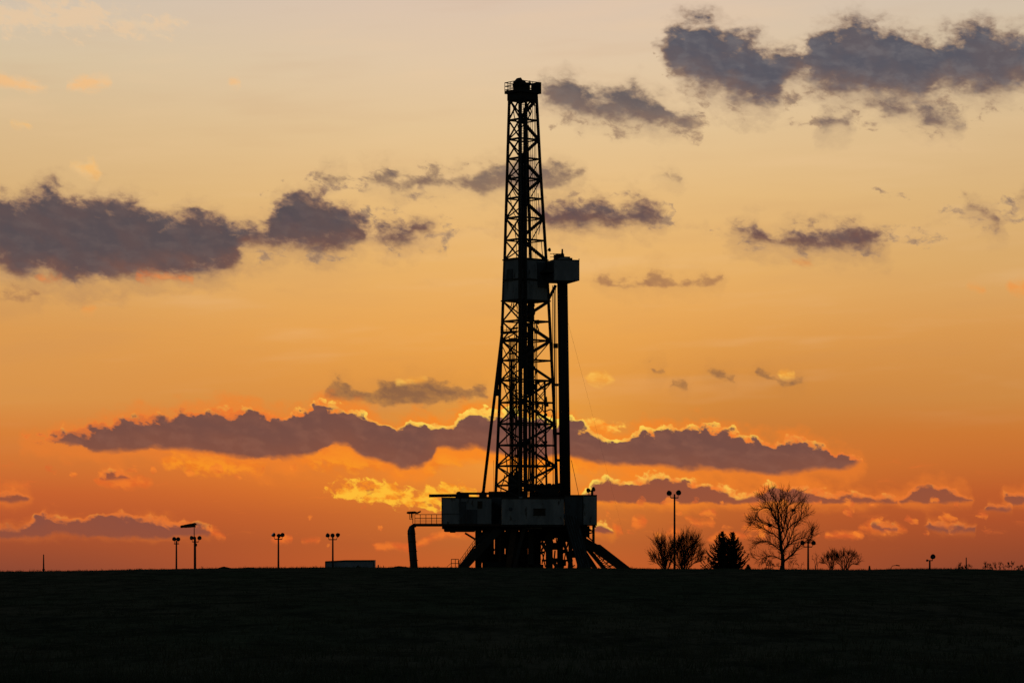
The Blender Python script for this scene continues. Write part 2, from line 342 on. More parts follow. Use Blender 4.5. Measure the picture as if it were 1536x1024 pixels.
sky = cloud_row(sky, [
    ([(-90, 790), (0, 792), (40, 789), (50, 776), (65, 768), (85, 776), (100, 781), (130, 780), (155, 775), (180, 771), (200, 773), (240, 779), (270, 782), (300, 786), (322, 796)],
     [(-90, 806), (60, 806), (80, 798), (110, 800), (150, 803), (200, 805), (250, 804), (290, 803), (322, 801)]),
    ([(888, 786), (905, 784), (924, 794)], [(888, 799), (905, 799), (924, 798)]),
    ([(1306, 785), (1325, 784), (1352, 791)], [(1306, 790), (1325, 796), (1352, 795)]),
    ([(1386, 784), (1420, 786), (1468, 792)], [(1386, 794), (1420, 797), (1468, 796)]),
    ([(1476, 760), (1495, 757), (1520, 762)], [(1476, 764), (1495, 767), (1520, 766)])],
    wx=7, wy=5, fa=4, soft=4, core=srgb(132, 78, 66), base=srgb(146, 80, 60), rim=0.9, rimw=2.5, halo=0.5, halow=14, puffy=10, bias=1, kb=1.0)
sky = glow_row(sky, [
    ([(312, 790), (322, 792), (336, 800)], [(312, 797), (322, 806), (336, 811)]),
    ([(405, 806), (422, 800), (442, 806)], [(405, 812), (422, 812), (442, 812)]),
    ([(450, 810), (480, 808)], [(450, 813), (480, 813)]), ([(510, 806), (540, 804)], [(510, 810), (540, 809)]),
    ([(546, 822), (562, 814), (590, 816), (616, 816), (664, 796), (715, 798)], [(546, 824), (562, 824), (590, 824), (616, 826), (664, 806), (715, 806)]),
    ([(996, 798), (1012, 792), (1030, 800)], [(996, 803), (1012, 804), (1030, 804)]),
    ([(1060, 806), (1086, 796), (1130, 802)], [(1060, 810), (1086, 810), (1130, 806)]),
    ([(1238, 800), (1262, 796), (1296, 800)], [(1238, 806), (1262, 808), (1296, 806)])],
    srgb(222, 98, 42), srgb(242, 122, 44), op=0.8, fa=5, wx=8, wy=4, soft=5)

q = random.Random(77)
for y0, y1, x0, x1, n in ((752, 757, 905, 1470, 13), (766, 780, 900, 1500, 12), (784, 806, 930, 1510, 12), (696, 716, 60, 470, 10), (756, 826, 330, 640, 12)):
    L = []; x = x0
    st = (x1 - x0) / n
    for i in range(n):
        a = x0 + st * i + q.uniform(0, .25) * st; w = st * q.uniform(.3, .68) - 6; y = q.uniform(y0, y1); h = q.uniform(1.5, 5)
        if w < 6: continue
        L.append(([(a, y), (a + w * q.uniform(.25, .6), y - h * q.uniform(.8, 1.8)), (a + w, y)], [(a, y + 1), (a + w * .5, y + h * .6), (a + w, y + 1.5)]))
    sky = glow_row(sky, L, srgb(218, 100, 46), srgb(246, 132, 46), op=0.75, fa=11, wx=10, wy=5, soft=4)

# ---- Nishita sky overhead and behind, glow towards the sun
cosS = dx * math.sin(SUN_AZ) * math.cos(SUN_EL) + dy * math.cos(SUN_AZ) * math.cos(SUN_EL) + dz * math.sin(SUN_EL)
wgt = sstep(cosS, math.cos(math.radians(48)), math.cos(math.radians(15)))
bgN = nt.nodes.new('ShaderNodeBackground'); nt.links.new(ny.outputs[0], bgN.inputs[0]); bgN.inputs[1].default_value = 0.05
bgS = nt.nodes.new('ShaderNodeBackground'); nt.links.new(sky, bgS.inputs[0]); bgS.inputs[1].default_value = 1.0
mx = nt.nodes.new('ShaderNodeMixShader'); nt.links.new(wgt.v, mx.inputs[0])
nt.links.new(bgN.outputs[0], mx.inputs[1]); nt.links.new(bgS.outputs[0], mx.inputs[2])
wo = nt.nodes.new('ShaderNodeOutputWorld'); nt.links.new(mx.outputs[0], wo.inputs[0])
W.cycles.sampling_method = 'MANUAL'; W.cycles.sample_map_resolution = 512

sl = bpy.data.lights.new('sun', 'SUN'); so = bpy.data.objects.new('sun', sl); COL.objects.link(so)
sl.energy = 0.3; sl.angle = math.radians(3); sl.color = (1.0, 0.55, 0.25)
sd = Vector((math.sin(SUN_AZ) * math.cos(SUN_EL), math.cos(SUN_AZ) * math.cos(SUN_EL), math.sin(SUN_EL)))
so.rotation_euler = sd.to_track_quat('Z', 'Y').to_euler(); so.location = sd * 900
# ================================================================== materials
def mat(name, c1, c2, scale=3.0, rough=0.7, metal=0.0, stretch=(1, 1, 1), spot=None, lo=0.38, hi=0.62, bump=0.0, detail=5.0, spec=0.25):
    """base colour c1 worn towards c2 by a procedural noise, a third colour in small spots"""
    m = bpy.data.materials.new(name); m.use_nodes = True; t = m.node_tree; X.nt = t
    b = t.nodes['Principled BSDF']; tcn = t.nodes.new('ShaderNodeTexCoord')
    mp = t.nodes.new('ShaderNodeMapping'); t.links.new(tcn.outputs['Object'], mp.inputs[0]); mp.inputs['Scale'].default_value = stretch
    n = noise(mp.outputs[0], scale, detail, 0.6)
    col = mixc(sstep(n, lo, hi), c1, c2)
    if spot:
        n2 = noise(mp.outputs[0], scale * 3.1, 4.0, 0.6)
        col = mixc(sstep(n2, 0.57, 0.68), col, spot)
    t.links.new(col, b.inputs['Base Color'])
    r = lin(n, 0.3, 0.7, max(0.05, rough - 0.12), min(1, rough + 0.12)); t.links.new(r.v, b.inputs['Roughness'])
    b.inputs['Metallic'].default_value = metal; b.inputs['Specular IOR Level'].default_value = spec
    if bump:
        bp = t.nodes.new('ShaderNodeBump'); bp.inputs['Strength'].default_value = bump; bp.inputs['Distance'].default_value = 0.05
        t.links.new(n.v, bp.inputs['Height']); t.links.new(bp.outputs[0], b.inputs['Normal'])
    return m
def g(v, w=1.0, b=1.0): return (v * w, v, v * b, 1)
M = {}
M['steel'] = mat('dark_steel', g(0.035), (0.05, 0.032, 0.022, 1), 1.5, 0.75, spot=(0.07, 0.035, 0.018, 1))
M['black'] = mat('black_iron', g(0.02), g(0.03, 1.1, 0.9), 2.0, 0.8)
M['panel'] = mat('grey_panel', (0.34, 0.33, 0.33, 1), (0.22, 0.22, 0.225, 1), 0.6, 0.8, stretch=(1, 1, 0.35), spot=(0.12, 0.10, 0.09, 1))
M['panel_dark'] = mat('dark_panel', (0.10, 0.11, 0.12, 1), (0.06, 0.06, 0.062, 1), 0.7, 0.8, stretch=(1, 1, 0.3), spot=(0.07, 0.045, 0.03, 1))
M['rust'] = mat('rusty_steel', (0.09, 0.045, 0.02, 1), (0.05, 0.03, 0.02, 1), 2.0, 0.9)
M['pipe'] = mat('drill_pipe_steel', (0.05, 0.048, 0.045, 1), (0.03, 0.027, 0.025, 1), 1.2, 0.6, stretch=(3, 3, 0.2), metal=0.3)
M['glass'] = mat('dark_glass', (0.012, 0.013, 0.015, 1), (0.02, 0.02, 0.02, 1), 2.0, 0.2)
M['duct'] = mat('grey_duct', (0.10, 0.115, 0.12, 1), (0.06, 0.06, 0.06, 1), 1.0, 0.7, stretch=(2, 2, 0.3))
M['bark'] = mat('dark_bark', (0.05, 0.035, 0.025, 1), (0.03, 0.022, 0.017, 1), 5.0, 0.95, stretch=(3, 3, 0.6))
M['needle'] = mat('spruce_needles', (0.022, 0.035, 0.018, 1), (0.012, 0.02, 0.012, 1), 1.2, 0.8)
M['sock'] = mat('windsock_cloth', (0.10, 0.05, 0.03, 1), (0.05, 0.03, 0.025, 1), 2.0, 0.9)
M['shed'] = mat('pale_shed_wall', (0.34, 0.38, 0.44, 1), (0.26, 0.29, 0.33, 1), 0.5, 0.8, stretch=(1, 1, 0.4))
M['roof'] = mat('shed_roof', g(0.06), g(0.04), 1.0, 0.8)
M['earth'] = mat('bare_earth', (0.03, 0.027, 0.022, 1), (0.02, 0.019, 0.016, 1), 1.0, 0.95, bump=0.6, spec=0)
M['grass'] = mat('dry_grass_blades', (0.075, 0.09, 0.05, 1), (0.12, 0.11, 0.07, 1), 0.5, 0.9, spec=0)

# ================================================================== mesh building
class MB:
    def __init__(s): s.v = []; s.f = []
    def add(s, vs, fs):
        o = len(s.v); s.v += [Vector(p) for p in vs]; s.f += [tuple(o + i for i in f) for f in fs]; return s
    def frame(s, c, ax, ay, az):
        """a box from its centre and three half-axis vectors"""
        c = Vector(c)
        vs = [c + ax * i + ay * j + az * k for k in (-1, 1) for j in (-1, 1) for i in (-1, 1)]
        return s.add(vs, [(0, 2, 3, 1), (4, 5, 7, 6), (0, 1, 5, 4), (2, 6, 7, 3), (0, 4, 6, 2), (1, 3, 7, 5)])
    def box(s, x0, x1, y0, y1, z0, z1):
        return s.frame(((x0 + x1) / 2, (y0 + y1) / 2, (z0 + z1) / 2), Vector((abs(x1 - x0) / 2, 0, 0)), Vector((0, abs(y1 - y0) / 2, 0)), Vector((0, 0, abs(z1 - z0) / 2)))
    def bar(s, p, q, w, h=None, up=(0, 0, 1)):
        """a straight beam of w by h"""
        p, q = Vector(p), Vector(q); h = w if h is None else h
        d = (q - p); L = d.length
        if L < 1e-6: return s
        d = d / L; upv = Vector(up)
        if abs(d.dot(upv)) > 0.95: upv = Vector((0, 1, 0))
        a = d.cross(upv).normalized(); b = a.cross(d).normalized()
        return s.frame((p + q) / 2, d * (L / 2), a * (w / 2), b * (h / 2))
    def tube(s, pts, r, n=8, caps=True):
        pts = [Vector(p) for p in pts]; k = len(pts)
        rs = r if isinstance(r, (list, tuple)) else [r] * k
        o = len(s.v); ref = None
        for i, p in enumerate(pts):
            d = (pts[min(i + 1, k - 1)] - pts[max(i - 1, 0)])
            d = d.normalized() if d.length > 1e-9 else Vector((0, 0, 1))
            if ref is None:
                ref = d.cross(Vector((0, 0, 1)) if abs(d.z) < 0.9 else Vector((1, 0, 0))).normalized()
            ref = (ref - d * ref.dot(d)).normalized(); bi = d.cross(ref)
            for j in range(n):
                a = 2 * PI * j / n
                s.v.append(p + (ref * math.cos(a) + bi * math.sin(a)) * rs[i])
        for i in range(k - 1):
            for j in range(n):
                a = o + i * n + j; b = o + i * n + (j + 1) % n
                s.f.append((a, b, b + n, a + n))
        if caps and n > 2:
            s.f.append(tuple(o + j for j in reversed(range(n)))); s.f.append(tuple(o + (k - 1) * n + j for j in range(n)))
        return s
    def lathe(s, c, axis, prof, n=16):
        """profile of (along axis, radius) pairs turned about an axis"""
        c = Vector(c); axis = Vector(axis).normalized()
        return s.tube([c + axis * t for t, _ in prof], [max(r, 0.002) for _, r in prof], n)
    def prism(s, poly, ext):
        """a planar outline (list of points) given thickness by the vector ext"""
        ext = Vector(ext); poly = [Vector(p) for p in poly]; n = len(poly)
        vs = [p - ext / 2 for p in poly] + [p + ext / 2 for p in poly]
        fs = [tuple(reversed(range(n))), tuple(range(n, 2 * n))] + [(i, (i + 1) % n, n + (i + 1) % n, n + i) for i in range(n)]
        return s.add(vs, fs)
    def build(s, name, m, parent=None, smooth=False, bevel=0.0):
        me = bpy.data.meshes.new(name)
        o = bpy.data.objects.new(name, me); COL.objects.link(o)
        org = Vector((0, 0, 0))
        if parent is not None:
            o.parent = parent; org = world_of(parent)
        me.from_pydata([tuple(p - org) for p in s.v], [], s.f); me.materials.append(m)
        me.validate(); me.update()
        bm = bmesh.new(); bm.from_mesh(me); bmesh.ops.recalc_face_normals(bm, faces=bm.faces); bm.to_mesh(me); bm.free()
        if smooth:
            for p in me.polygons: p.use_smooth = True
        if bevel:
            b = o.modifiers.new('bevel', 'BEVEL'); b.width = bevel; b.segments = 2; b.limit_method = 'ANGLE'
        return o
def world_of(o):
    v = Vector((0, 0, 0))
    while o is not None: v += o.location; o = o.parent
    return v
def empty(name, loc):
    o = bpy.data.objects.new(name, None); COL.objects.link(o); o.location = loc; o.empty_display_size = 0.5; return o
def tag(o, label=None, cat=None, group=None, kind=None):
    if label: o['label'] = label
    if cat: o['category'] = cat
    if group: o['group'] = group
    if kind: o['kind'] = kind
    return o
# ================================================================== the field
CREST = [(-900, 866), (-200, 861), (0, 858), (65, 856.5), (130, 855.8), (210, 854.5), (225, 853.6), (264, 853.2), (320, 852.2), (380, 851.6), (490, 850.8), (560, 850.8), (640, 850.6), (768, 851.2),
         (900, 852), (1060, 853), (1200, 853.6), (1300, 854.6), (1335, 852.8), (1425, 852.6), (1445, 855.2), (1536, 857), (1700, 859), (2400, 868)]
def crest_px(px):
    for (a, ya), (b, yb) in zip(CREST, CREST[1:]):
        if a <= px <= b: return ya + (yb - ya) * (px - a) / (b - a)
    return CREST[0][1] if px < CREST[0][0] else CREST[-1][1]
YC = 372.0
def fbm(x, y, z=0.0): return mnoise.fractal(Vector((x, y, z)), 1.0, 2.0, 4)
def ground_z(x, y):
    zc = (852 - crest_px(768 + x / YC * F)) / F * YC             # height of the brow of the field
    if y <= YC:
        t = max(y, -80.0) / YC
        z = zc * max(0, t) ** 2 - 1.9 * (1 - t) ** 1.25 + 0.10 * fbm(x / 14, y / 14) * min(1, abs(YC - y) / 60 + 0.15)
    else:
        d = y - YC
        z = zc - 0.3 * min(1, d / 25) ** 2 - 3.6 * (0 if d < 60 else min(1, (d - 60) / 100)) - 4.0 * min(1, max(0, d - 160) / 900)
        z += 0.06 * fbm(x / 10, y / 10)
    return z
def axis_steps(lims):
    out = []
    for a, b, st in lims:
        n = max(1, int(round((b - a) / st)))
        out += [a + (b - a) * i / n for i in range(n)]
    return out + [lims[-1][1]]
xs = axis_steps([(-6000, -900, 600), (-900, -200, 50), (-200, -75, 8), (-75, 75, 1.5), (75, 200, 8), (200, 900, 50), (900, 6000, 600)])
ys = axis_steps([(-80, 30, 8), (30, 150, 1.5), (150, 340, 3), (340, 400, 1.5), (400, 560, 8), (560, 1500, 90), (1500, 9000, 900)])
gm = MB(); nx = len(xs)
gm.v = [Vector((x, y, ground_z(x, y))) for y in ys for x in xs]
gm.f = [(j * nx + i, j * nx + i + 1, (j + 1) * nx + i + 1, (j + 1) * nx + i) for j in range(len(ys) - 1) for i in range(nx - 1)]
mg = bpy.data.materials.new('field_grass'); mg.use_nodes = True; X.nt = mg.node_tree
t = mg.node_tree; bs = t.nodes['Principled BSDF']; tcn = t.nodes.new('ShaderNodeTexCoord')
def sc(v):
    n = t.nodes.new('ShaderNodeMapping'); t.links.new(tcn.outputs['Object'], n.inputs[0]); n.inputs['Scale'].default_value = v; return n.outputs[0]
n1 = noise(sc((0.05, 0.012, 1)), 1.0, 5.0, 0.6); n2 = noise(sc((0.7, 0.18, 1)), 1.0, 6.0, 0.7); n3 = noise(sc((4.0, 1.2, 1)), 1.0, 4.0, 0.7)
c = mixc(sstep(n1, 0.35, 0.65), (0.075, 0.09, 0.05, 1), (0.115, 0.105, 0.066, 1))
c = mixc(sstep(n2, 0.4, 0.66), c, (0.03, 0.036, 0.022, 1)); c = mixc(sstep(n3, 0.55, 0.72, 0, 0.7), c, (0.17, 0.15, 0.095, 1))
t.links.new(c, bs.inputs['Base Color']); bs.inputs['Roughness'].default_value = 1.0; bs.inputs['Specular IOR Level'].default_value = 0.0
bp = t.nodes.new('ShaderNodeBump'); bp.inputs['Strength'].default_value = 0.9; bp.inputs['Distance'].default_value = 0.3
t.links.new((n2 * 0.7 + n3 * 0.3).v, bp.inputs['Height']); t.links.new(bp.outputs[0], bs.inputs['Normal'])
tag(gm.build('ground', mg, smooth=True), kind='structure')

# grass that roughens the brow and the near field
rg = random.Random(11); gr = MB()
def tuft(x, y, h, n):
    z = ground_z(x, y) - 0.02
    for _ in range(n):
        a = rg.uniform(0, 2 * PI); l = h * rg.uniform(0.5, 1.2); w = 0.012 + 0.012 * l
        b = Vector((x + rg.uniform(-.12, .12), y + rg.uniform(-.12, .12), z)); s_ = Vector((math.cos(a), math.sin(a), 0))
        lean = Vector((rg.uniform(-.5, .5), rg.uniform(-.5, .5), 1)) * l
        gr.add([b - s_ * w, b + s_ * w, b + lean], [(0, 1, 2)])
for _ in range(11000):
    y = 44 + 260 * rg.random() ** 2.6; hw = y * 0.168
    tuft(rg.uniform(-hw, hw), y, rg.uniform(0.05, 0.2) * (1 if rg.random() < .93 else 1.8), 5)
for _ in range(6000):
    y = YC + rg.uniform(-26, 2); x = rg.uniform(-64, 64)
    tuft(x, y, rg.uniform(0.06, 0.2) * (0.5 + 1.9 * max(0, fbm(x / 5, y / 5) + 0.25)), 4)
tag(gr.build('grass', M['grass']), kind='stuff')

# low heaps of earth on the brow
for i, (px, w, h, lb) in enumerate([(337, 1.0, 0.22, 'low hump of earth on the brow, right of the windsock pole'), (373, 1.2, 0.14, 'flat hump of earth on the brow, left of the two-armed floodlight mast'),
                                    (600, 1.4, 0.2, 'small spoil heap on the brow beside the foot of the bent duct')]):
    mb = MB(); x0 = (px - 768) / F * 376; n = 9
    for r_ in range(n + 1):
        for a_ in range(20):
            q = r_ / n; a = 2 * PI * a_ / 20
            x = x0 + math.cos(a) * q * w; y = 376 + math.sin(a) * q * w
            mb.v.append(Vector((x, y, ground_z(x, y) - 0.05 + h * (1 - q * q) ** 1.2 * (1 + 0.5 * fbm(x * 1.4, y * 1.4, 3)))))
    mb.f = [(r_ * 20 + a_, r_ * 20 + (a_ + 1) % 20, (r_ + 1) * 20 + (a_ + 1) % 20, (r_ + 1) * 20 + a_) for r_ in range(n) for a_ in range(20)]
    tag(mb.build('earth_mound', M['earth'], smooth=True), lb, 'mound', 'heaps of earth on the brow of the field')
# ================================================================== the drilling rig
Y0 = 400.0
def P(px, py, d=0.0): return at(px, py, Y0 + d)
rr = random.Random(5)
RIG = tag(empty('drilling_rig', (P(786, 852).x, Y0, ground_z(P(786, 852).x, Y0))), 'tall dark lattice-masted oil drilling rig standing on the brow of the field', 'drilling rig')
ST, BK, PN, PD = M['steel'], M['black'], M['panel'], M['panel_dark']
YAW = math.radians(39); E1 = Vector((math.cos(YAW), math.sin(YAW), 0)); E2 = Vector((-math.sin(YAW), math.cos(YAW), 0)); UP = Vector((0, 0, 1))
def interp(tab, y):
    for (a, va), (b, vb) in zip(tab, tab[1:]):
        if a <= y <= b: return va + (vb - va) * (y - a) / (b - a)
    return tab[0][1] if y < tab[0][0] else tab[-1][1]
LFT = [(140, 764.2), (250, 761), (390, 757), (480, 753.5), (575, 750.5), (640, 747.5), (745, 743)]
RGT = [(140, 804.5), (250, 810.3), (390, 819.3), (500, 825.5), (600, 830.5), (745, 836)]
NPX = 780.0
def corners(py):
    """near, right, left and far leg centres at the height whose bearing is py"""
    s1 = (interp(RGT, py) - NPX) / 12 / E1.x; s2 = (NPX - interp(LFT, py)) / 12 / -E2.x
    n = P(NPX, py); n.y = Y0 - (s1 * E1.y + s2 * E2.y) / 2
    return n, n + E1 * s1, n + E2 * s2, n + E1 * s1 + E2 * s2
LV = [149, 181, 210, 239, 269, 298.5, 328, 361, 390, 421, 452, 482.5, 511, 541, 571, 604, 636, 668, 699, 728, 746]
# legs
for k, w in ((0, 0.32), (1, 0.27), (2, 0.26), (3, 0.26)):
    mb = MB()
    pts = [corners(y)[k] for y in (141, 250, 390, 500, 600, 750)]
    ax, ay = (E1 * 0.5 * w, E2 * 0.5 * w)
    for p in pts:
        mb.v += [p - ax - ay, p + ax - ay, p + ax + ay, p - ax + ay]
    for i in range(len(pts) - 1):
        for j in range(4): mb.f.append((i * 4 + j, i * 4 + (j + 1) % 4, i * 4 + 4 + (j + 1) % 4, i * 4 + 4 + j))
    mb.f += [(3, 2, 1, 0), tuple(len(mb.v) - 4 + q for q in range(4))]
    mb.build('mast_leg', ST, RIG)
# girts and braces of the four faces
def beam(name, p, q, w, m=ST): return MB().bar(p, q, w).build(name, m, RIG)
for i, y in enumerate(LV[1:-1]):
    n, r, l, f = corners(y)
    beam('girt', n, l, 0.24); beam('girt', n, r, 0.22); beam('girt', l, f, 0.15); beam('girt', r, f, 0.15)
zig = 0
for i in range(len(LV) - 1):
    a, b = corners(LV[i]), corners(LV[i + 1])
    if LV[i] not in (390, 421):
        beam('diagonal_brace', a[0], b[2], 0.15); beam('diagonal_brace', a[2], b[0], 0.15)
        if i % 2 == 0: beam('diagonal_brace', a[1], b[0], 0.32 if i < 13 else 0.26)
        else: beam('diagonal_brace', a[0], b[1], 0.32 if i < 13 else 0.26)
    if i % 2 == 0: beam('diagonal_brace', a[2], b[3], 0.13)
    else: beam('diagonal_brace', a[3], b[2], 0.13)
    if i in (3, 4, 6, 9, 12, 14, 16, 18): beam('diagonal_brace', a[1], b[3], 0.09)
# gusset plates where girts meet the outer legs
for y in LV[2:-1:1]:
    n, r, l, f = corners(y)
    for c, e in ((r, -E1), (l, -E2)):
        MB().prism([c + UP * .3, c - UP * .3, c + e * .45], E1.cross(UP) * 0.05 if c is r else E1 * 0.05).build('gusset', ST, RIG)

# ladder up the near leg with its cage, and the pipes beside it
n0, n1 = P(784.8, 150), P(785.2, 748)
for q in (n0, n1): q.y = corners(150 if q is n0 else 748)[0].y - 0.1
lad = MB()
for s_ in (-.22, .22): lad.bar(n0 + Vector((s_, 0, 0)), n1 + Vector((s_, 0, 0)), 0.07)
LO = lad.build('ladder', ST, RIG)
rg_ = MB(); cg = MB(); N = 170
for i in range(N + 1):
    p = n0.lerp(n1, i / N)
    rg_.bar(p - Vector((.22, 0, 0)), p + Vector((.22, 0, 0)), 0.045)
for i in range(0, 55):
    p = n0.lerp(n1, i / 55); ring = [p + Vector((.34 * math.cos(a), -.34 * math.sin(a), 0)) for a in [PI * t_ / 6 for t_ in range(7)]]
    cg.tube(ring, 0.03, 4)
for t_ in range(1, 6):
    a = PI * t_ / 6; o_ = Vector((.34 * math.cos(a), -.34 * math.sin(a), 0)); cg.tube([n0 + o_, n1 + o_], 0.022, 4)
rg_.build('rung', ST, LO); cg.build('ladder_cage', ST, LO)
for px, r, dd in ((788.6, .13, .5), (781.6, .10, -.35), (786.6, .12, .8)):
    MB().tube([P(px, 162, dd - 2), P(px + .6, 400, dd - 3), P(px + 1.0, 746, dd - 3.8)], r, 8).build('standpipe', M['pipe'], RIG, smooth=True)
MB().bar(P(786.8, 205, -.3), P(787.4, 746, -.8), 0.34, 0.2).build('guide_rail', BK, RIG)
MB().bar(P(783.2, 236, .6), P(783.4, 552, .4), 0.5, 0.25).build('guide_rail', BK, RIG)

# ---- crown
cn = corners(141)
CT = cn[0]
def K(a, b, z=0.0): return CT + E1 * a + E2 * b + UP * z
cz = lambda py: (CT.z + (141 - py) / 12)
def mbox(a0, a1, b0, b1, z0, z1):
    """a box square to the mast, heights above the crown deck"""
    return MB().frame(K((a0 + a1) / 2, (b0 + b1) / 2, (z0 + z1) / 2), E1 * ((a1 - a0) / 2), E2 * ((b1 - b0) / 2), UP * ((z1 - z0) / 2))
mbox(-.35, 3.15, -.35, 2.65, 0, .12).build('crown_deck', ST, RIG)
wt = MB()
for b in (0.0, 0.8, 1.6, 2.3): wt.frame(K(1.2, b, -.42), E1 * 1.3, E2 * .12, UP * .4)
for a in (0.0, 2.35): wt.frame(K(a, 1.15, -.46), E1 * .12, E2 * 1.2, UP * .42)
wt.frame(K(1.2, 1.15, -.5), E1 * .7, E2 * 1.1, UP * .45)
wt.build('water_table', ST, RIG)
for a, b, e in ((0, 0, E1), (0, 0, E2), (2.4, 0, -E1), (0, 2.35, -E2)):
    c = K(a, b, -.85)
    MB().prism([c, c + e * 1.15, c + e * .75 - UP * .35, c - UP * .75], e.cross(UP) * .08).build('gusset', ST, RIG)
rail_c = MB(); toe = MB()
ring = [(-.33, -.33), (3.12, -.33), (3.12, 2.62), (-.33, 2.62)]
for (a0, b0), (a1, b1) in zip(ring, ring[1:] + ring[:1]):
    L = math.hypot(a1 - a0, b1 - b0); n = 5
    for i in range(n): rail_c.bar(K(a0 + (a1 - a0) * i / n, b0 + (b1 - b0) * i / n, .1), K(a0 + (a1 - a0) * i / n, b0 + (b1 - b0) * i / n, 1.42), .07)
    for z in (.5, .95, 1.4): rail_c.bar(K(a0, b0, z), K(a1, b1, z), .08)
    toe.bar(K(a0, b0, .22), K(a1, b1, .22), .03, .3)
RC = rail_c.build('crown_railing', ST, RIG); toe.build('toe_board', ST, RC)
mbox(2.75, 3.10, -.30, 1.2, .1, 1.46).build('crown_locker', BK, RIG)
mbox(.3, 2.0, .45, 1.65, .1, 1.38).build('crown_housing', BK, RIG)
for i, b in enumerate((.45, .75, 1.05, 1.35, 1.65)):
    c = K(.8, b, 1.0)
    MB().lathe(c - E2 * .06, E2, [(0, .28), (0, .62), (.03, .55), (.09, .55), (.12, .62), (.12, .28)], 20).build('crown_sheave', ST, RIG)
MB().prism([K(.0, 1.1, 1.3), K(1.5, 1.1, 1.3), K(1.05, 1.1, 1.6), K(.7, 1.1, 1.95), K(.35, 1.1, 1.62)], E2 * .8).build('sheave_guard', ST, RIG)
MB().lathe(K(1.9, .4, 1.2), UP, [(0, .22), (.12, .22), (.2, .12), (.42, .06), (.45, .01)], 10).build('beacon', BK, RIG)
MB().lathe(K(3.0, .2, 1.28), UP, [(0, .08), (.12, .08), (.2, .03)], 8).build('beacon', BK, RIG)

# drilling lines from the crown to the travelling block
for px0, px1, y1 in ((793.3, 793.0, 700), (796.3, 796.2, 452), (798.9, 799.5, 452), (801.6, 803.0, 452), (790.6, 790.4, 452), (803.2, 806, 452)):
    MB().tube([P(px0, 158, .6), P(px1, y1, .6)], .035, 5).build('drilling_line', BK, RIG)
def hang(pts, r=0.06, name='hose', m=BK):
    """a slack hose through given points (px, py, depth)"""
    w = [P(*p) for p in pts]; out = []
    for i in range(len(w) - 1):
        p0, p1, p2, p3 = w[max(0, i - 1)], w[i], w[i + 1], w[min(len(w) - 1, i + 2)]
        for t_ in [k / 6 for k in range(6)]:
            out.append(0.5 * ((2 * p1) + (p2 - p0) * t_ + (2 * p0 - 5 * p1 + 4 * p2 - p3) * t_ ** 2 + (3 * p1 - p0 - 3 * p2 + p3) * t_ ** 3))
    return MB().tube(out + [w[-1]], r, 6).build(name, m, RIG, smooth=True)
hang([(770, 160, 0), (771.5, 175, 0), (776, 186, 0), (779, 200, -.5)]); hang([(766, 262, 0), (768, 280, 0), (773, 292, 0), (779, 300, -.5)])
hang([(763, 270, .4), (767, 264, .4), (772, 266, .4), (775, 278, .4)], .05)
hang([(765, 290, 0), (766.5, 303, 0), (770, 318, 0), (776, 330, 0), (778, 345, 0)], .05)
hang([(807, 290, .5), (809, 318, .5), (810, 335, .5), (808, 352, .5)], .05); hang([(812, 360, .5), (813, 375, .5), (815, 388, .5)], .05)
hang([(794, 160, 0), (797, 168, 0), (793, 176, 0), (789, 186, 0)], .09); hang([(796, 152, 0), (791, 160, 0), (795, 171, 0)], .12)
hang([(774, 335, 0), (773, 350, 0), (775.5, 362, 0), (778, 368, 0)], .06); hang([(774.5, 362, .3), (774.6, 390, .3)], .05)

# ---- wind wall of the racking board (two sides square to the mast)
def wall_on(k, y0, y1, t0, t1, name, m, off=0.0, thick=.10):
    A_, B_ = corners(y0), corners(y1)
    p = [A_[0].lerp(A_[k], t0), A_[0].lerp(A_[k], t1), B_[0].lerp(B_[k], t1), B_[0].lerp(B_[k], t0)]
    nrm = (p[1] - p[0]).cross(p[3] - p[0]).normalized()
    if nrm.y > 0: nrm = -nrm
    return MB().prism([q + nrm * off for q in p], nrm * thick).build(name, m, RIG)
wall_on(2, 390.5, 453.5, .02, 1.06, 'wind_wall', PN); wall_on(1, 390.0, 450.5, .02, 1.05, 'wind_wall', PN)
wall_on(2, 405, 423, .42, .80, 'wall_hatch', PD, .09, .06)
wall_on(1, 394, 432, .62, .98, 'wall_hatch', PD, .09, .06); wall_on(1, 392, 405, .03, .13, 'wall_hatch', PD, .09, .06)
for yy in (390.2, 451.5):
    A_ = corners(yy)
    for k in (1, 2):
        d = (A_[k] - A_[0]).normalized(); nn = Vector((d.y, -d.x, 0)); nn = nn if nn.y < 0 else -nn
        MB().bar(A_[0] - d * .1 + nn * .1, A_[k] + d * .25 + nn * .1, .16).build('wall_rail', ST, RIG)
n_, r_, l_, f_ = corners(452)
MB().prism([n_ + (f_ - n_) * .05, r_ + (l_ - r_) * .05, r_.lerp(f_, .8), l_.lerp(f_, .8), l_ + (r_ - l_) * .05], UP * .12).build('racking_board', ST, RIG)
for px in (768, 771, 774, 777): beam('board_strut', P(px, 454, 1.0), P(px + (-2 if px < 773 else 2), 462, .8), .09)
for px, y in ((806, 453), (809, 455), (817, 452)): beam('board_strut', P(px - 3, y, .5), P(px + 1, y - 6, .5), .12)
# wind direction vane / lamp arm above it
sv = MB().bar(P(820, 376, 0), P(823, 375, 0), .08).build('lamp_arm', BK, RIG)
MB().lathe(P(821.6, 375.0, 0), Vector((1, 0, .12)), [(0, .05), (.08, .16), (.22, .26), (.34, .22), (.40, .06)], 12).build('lamp_head', BK, RIG)

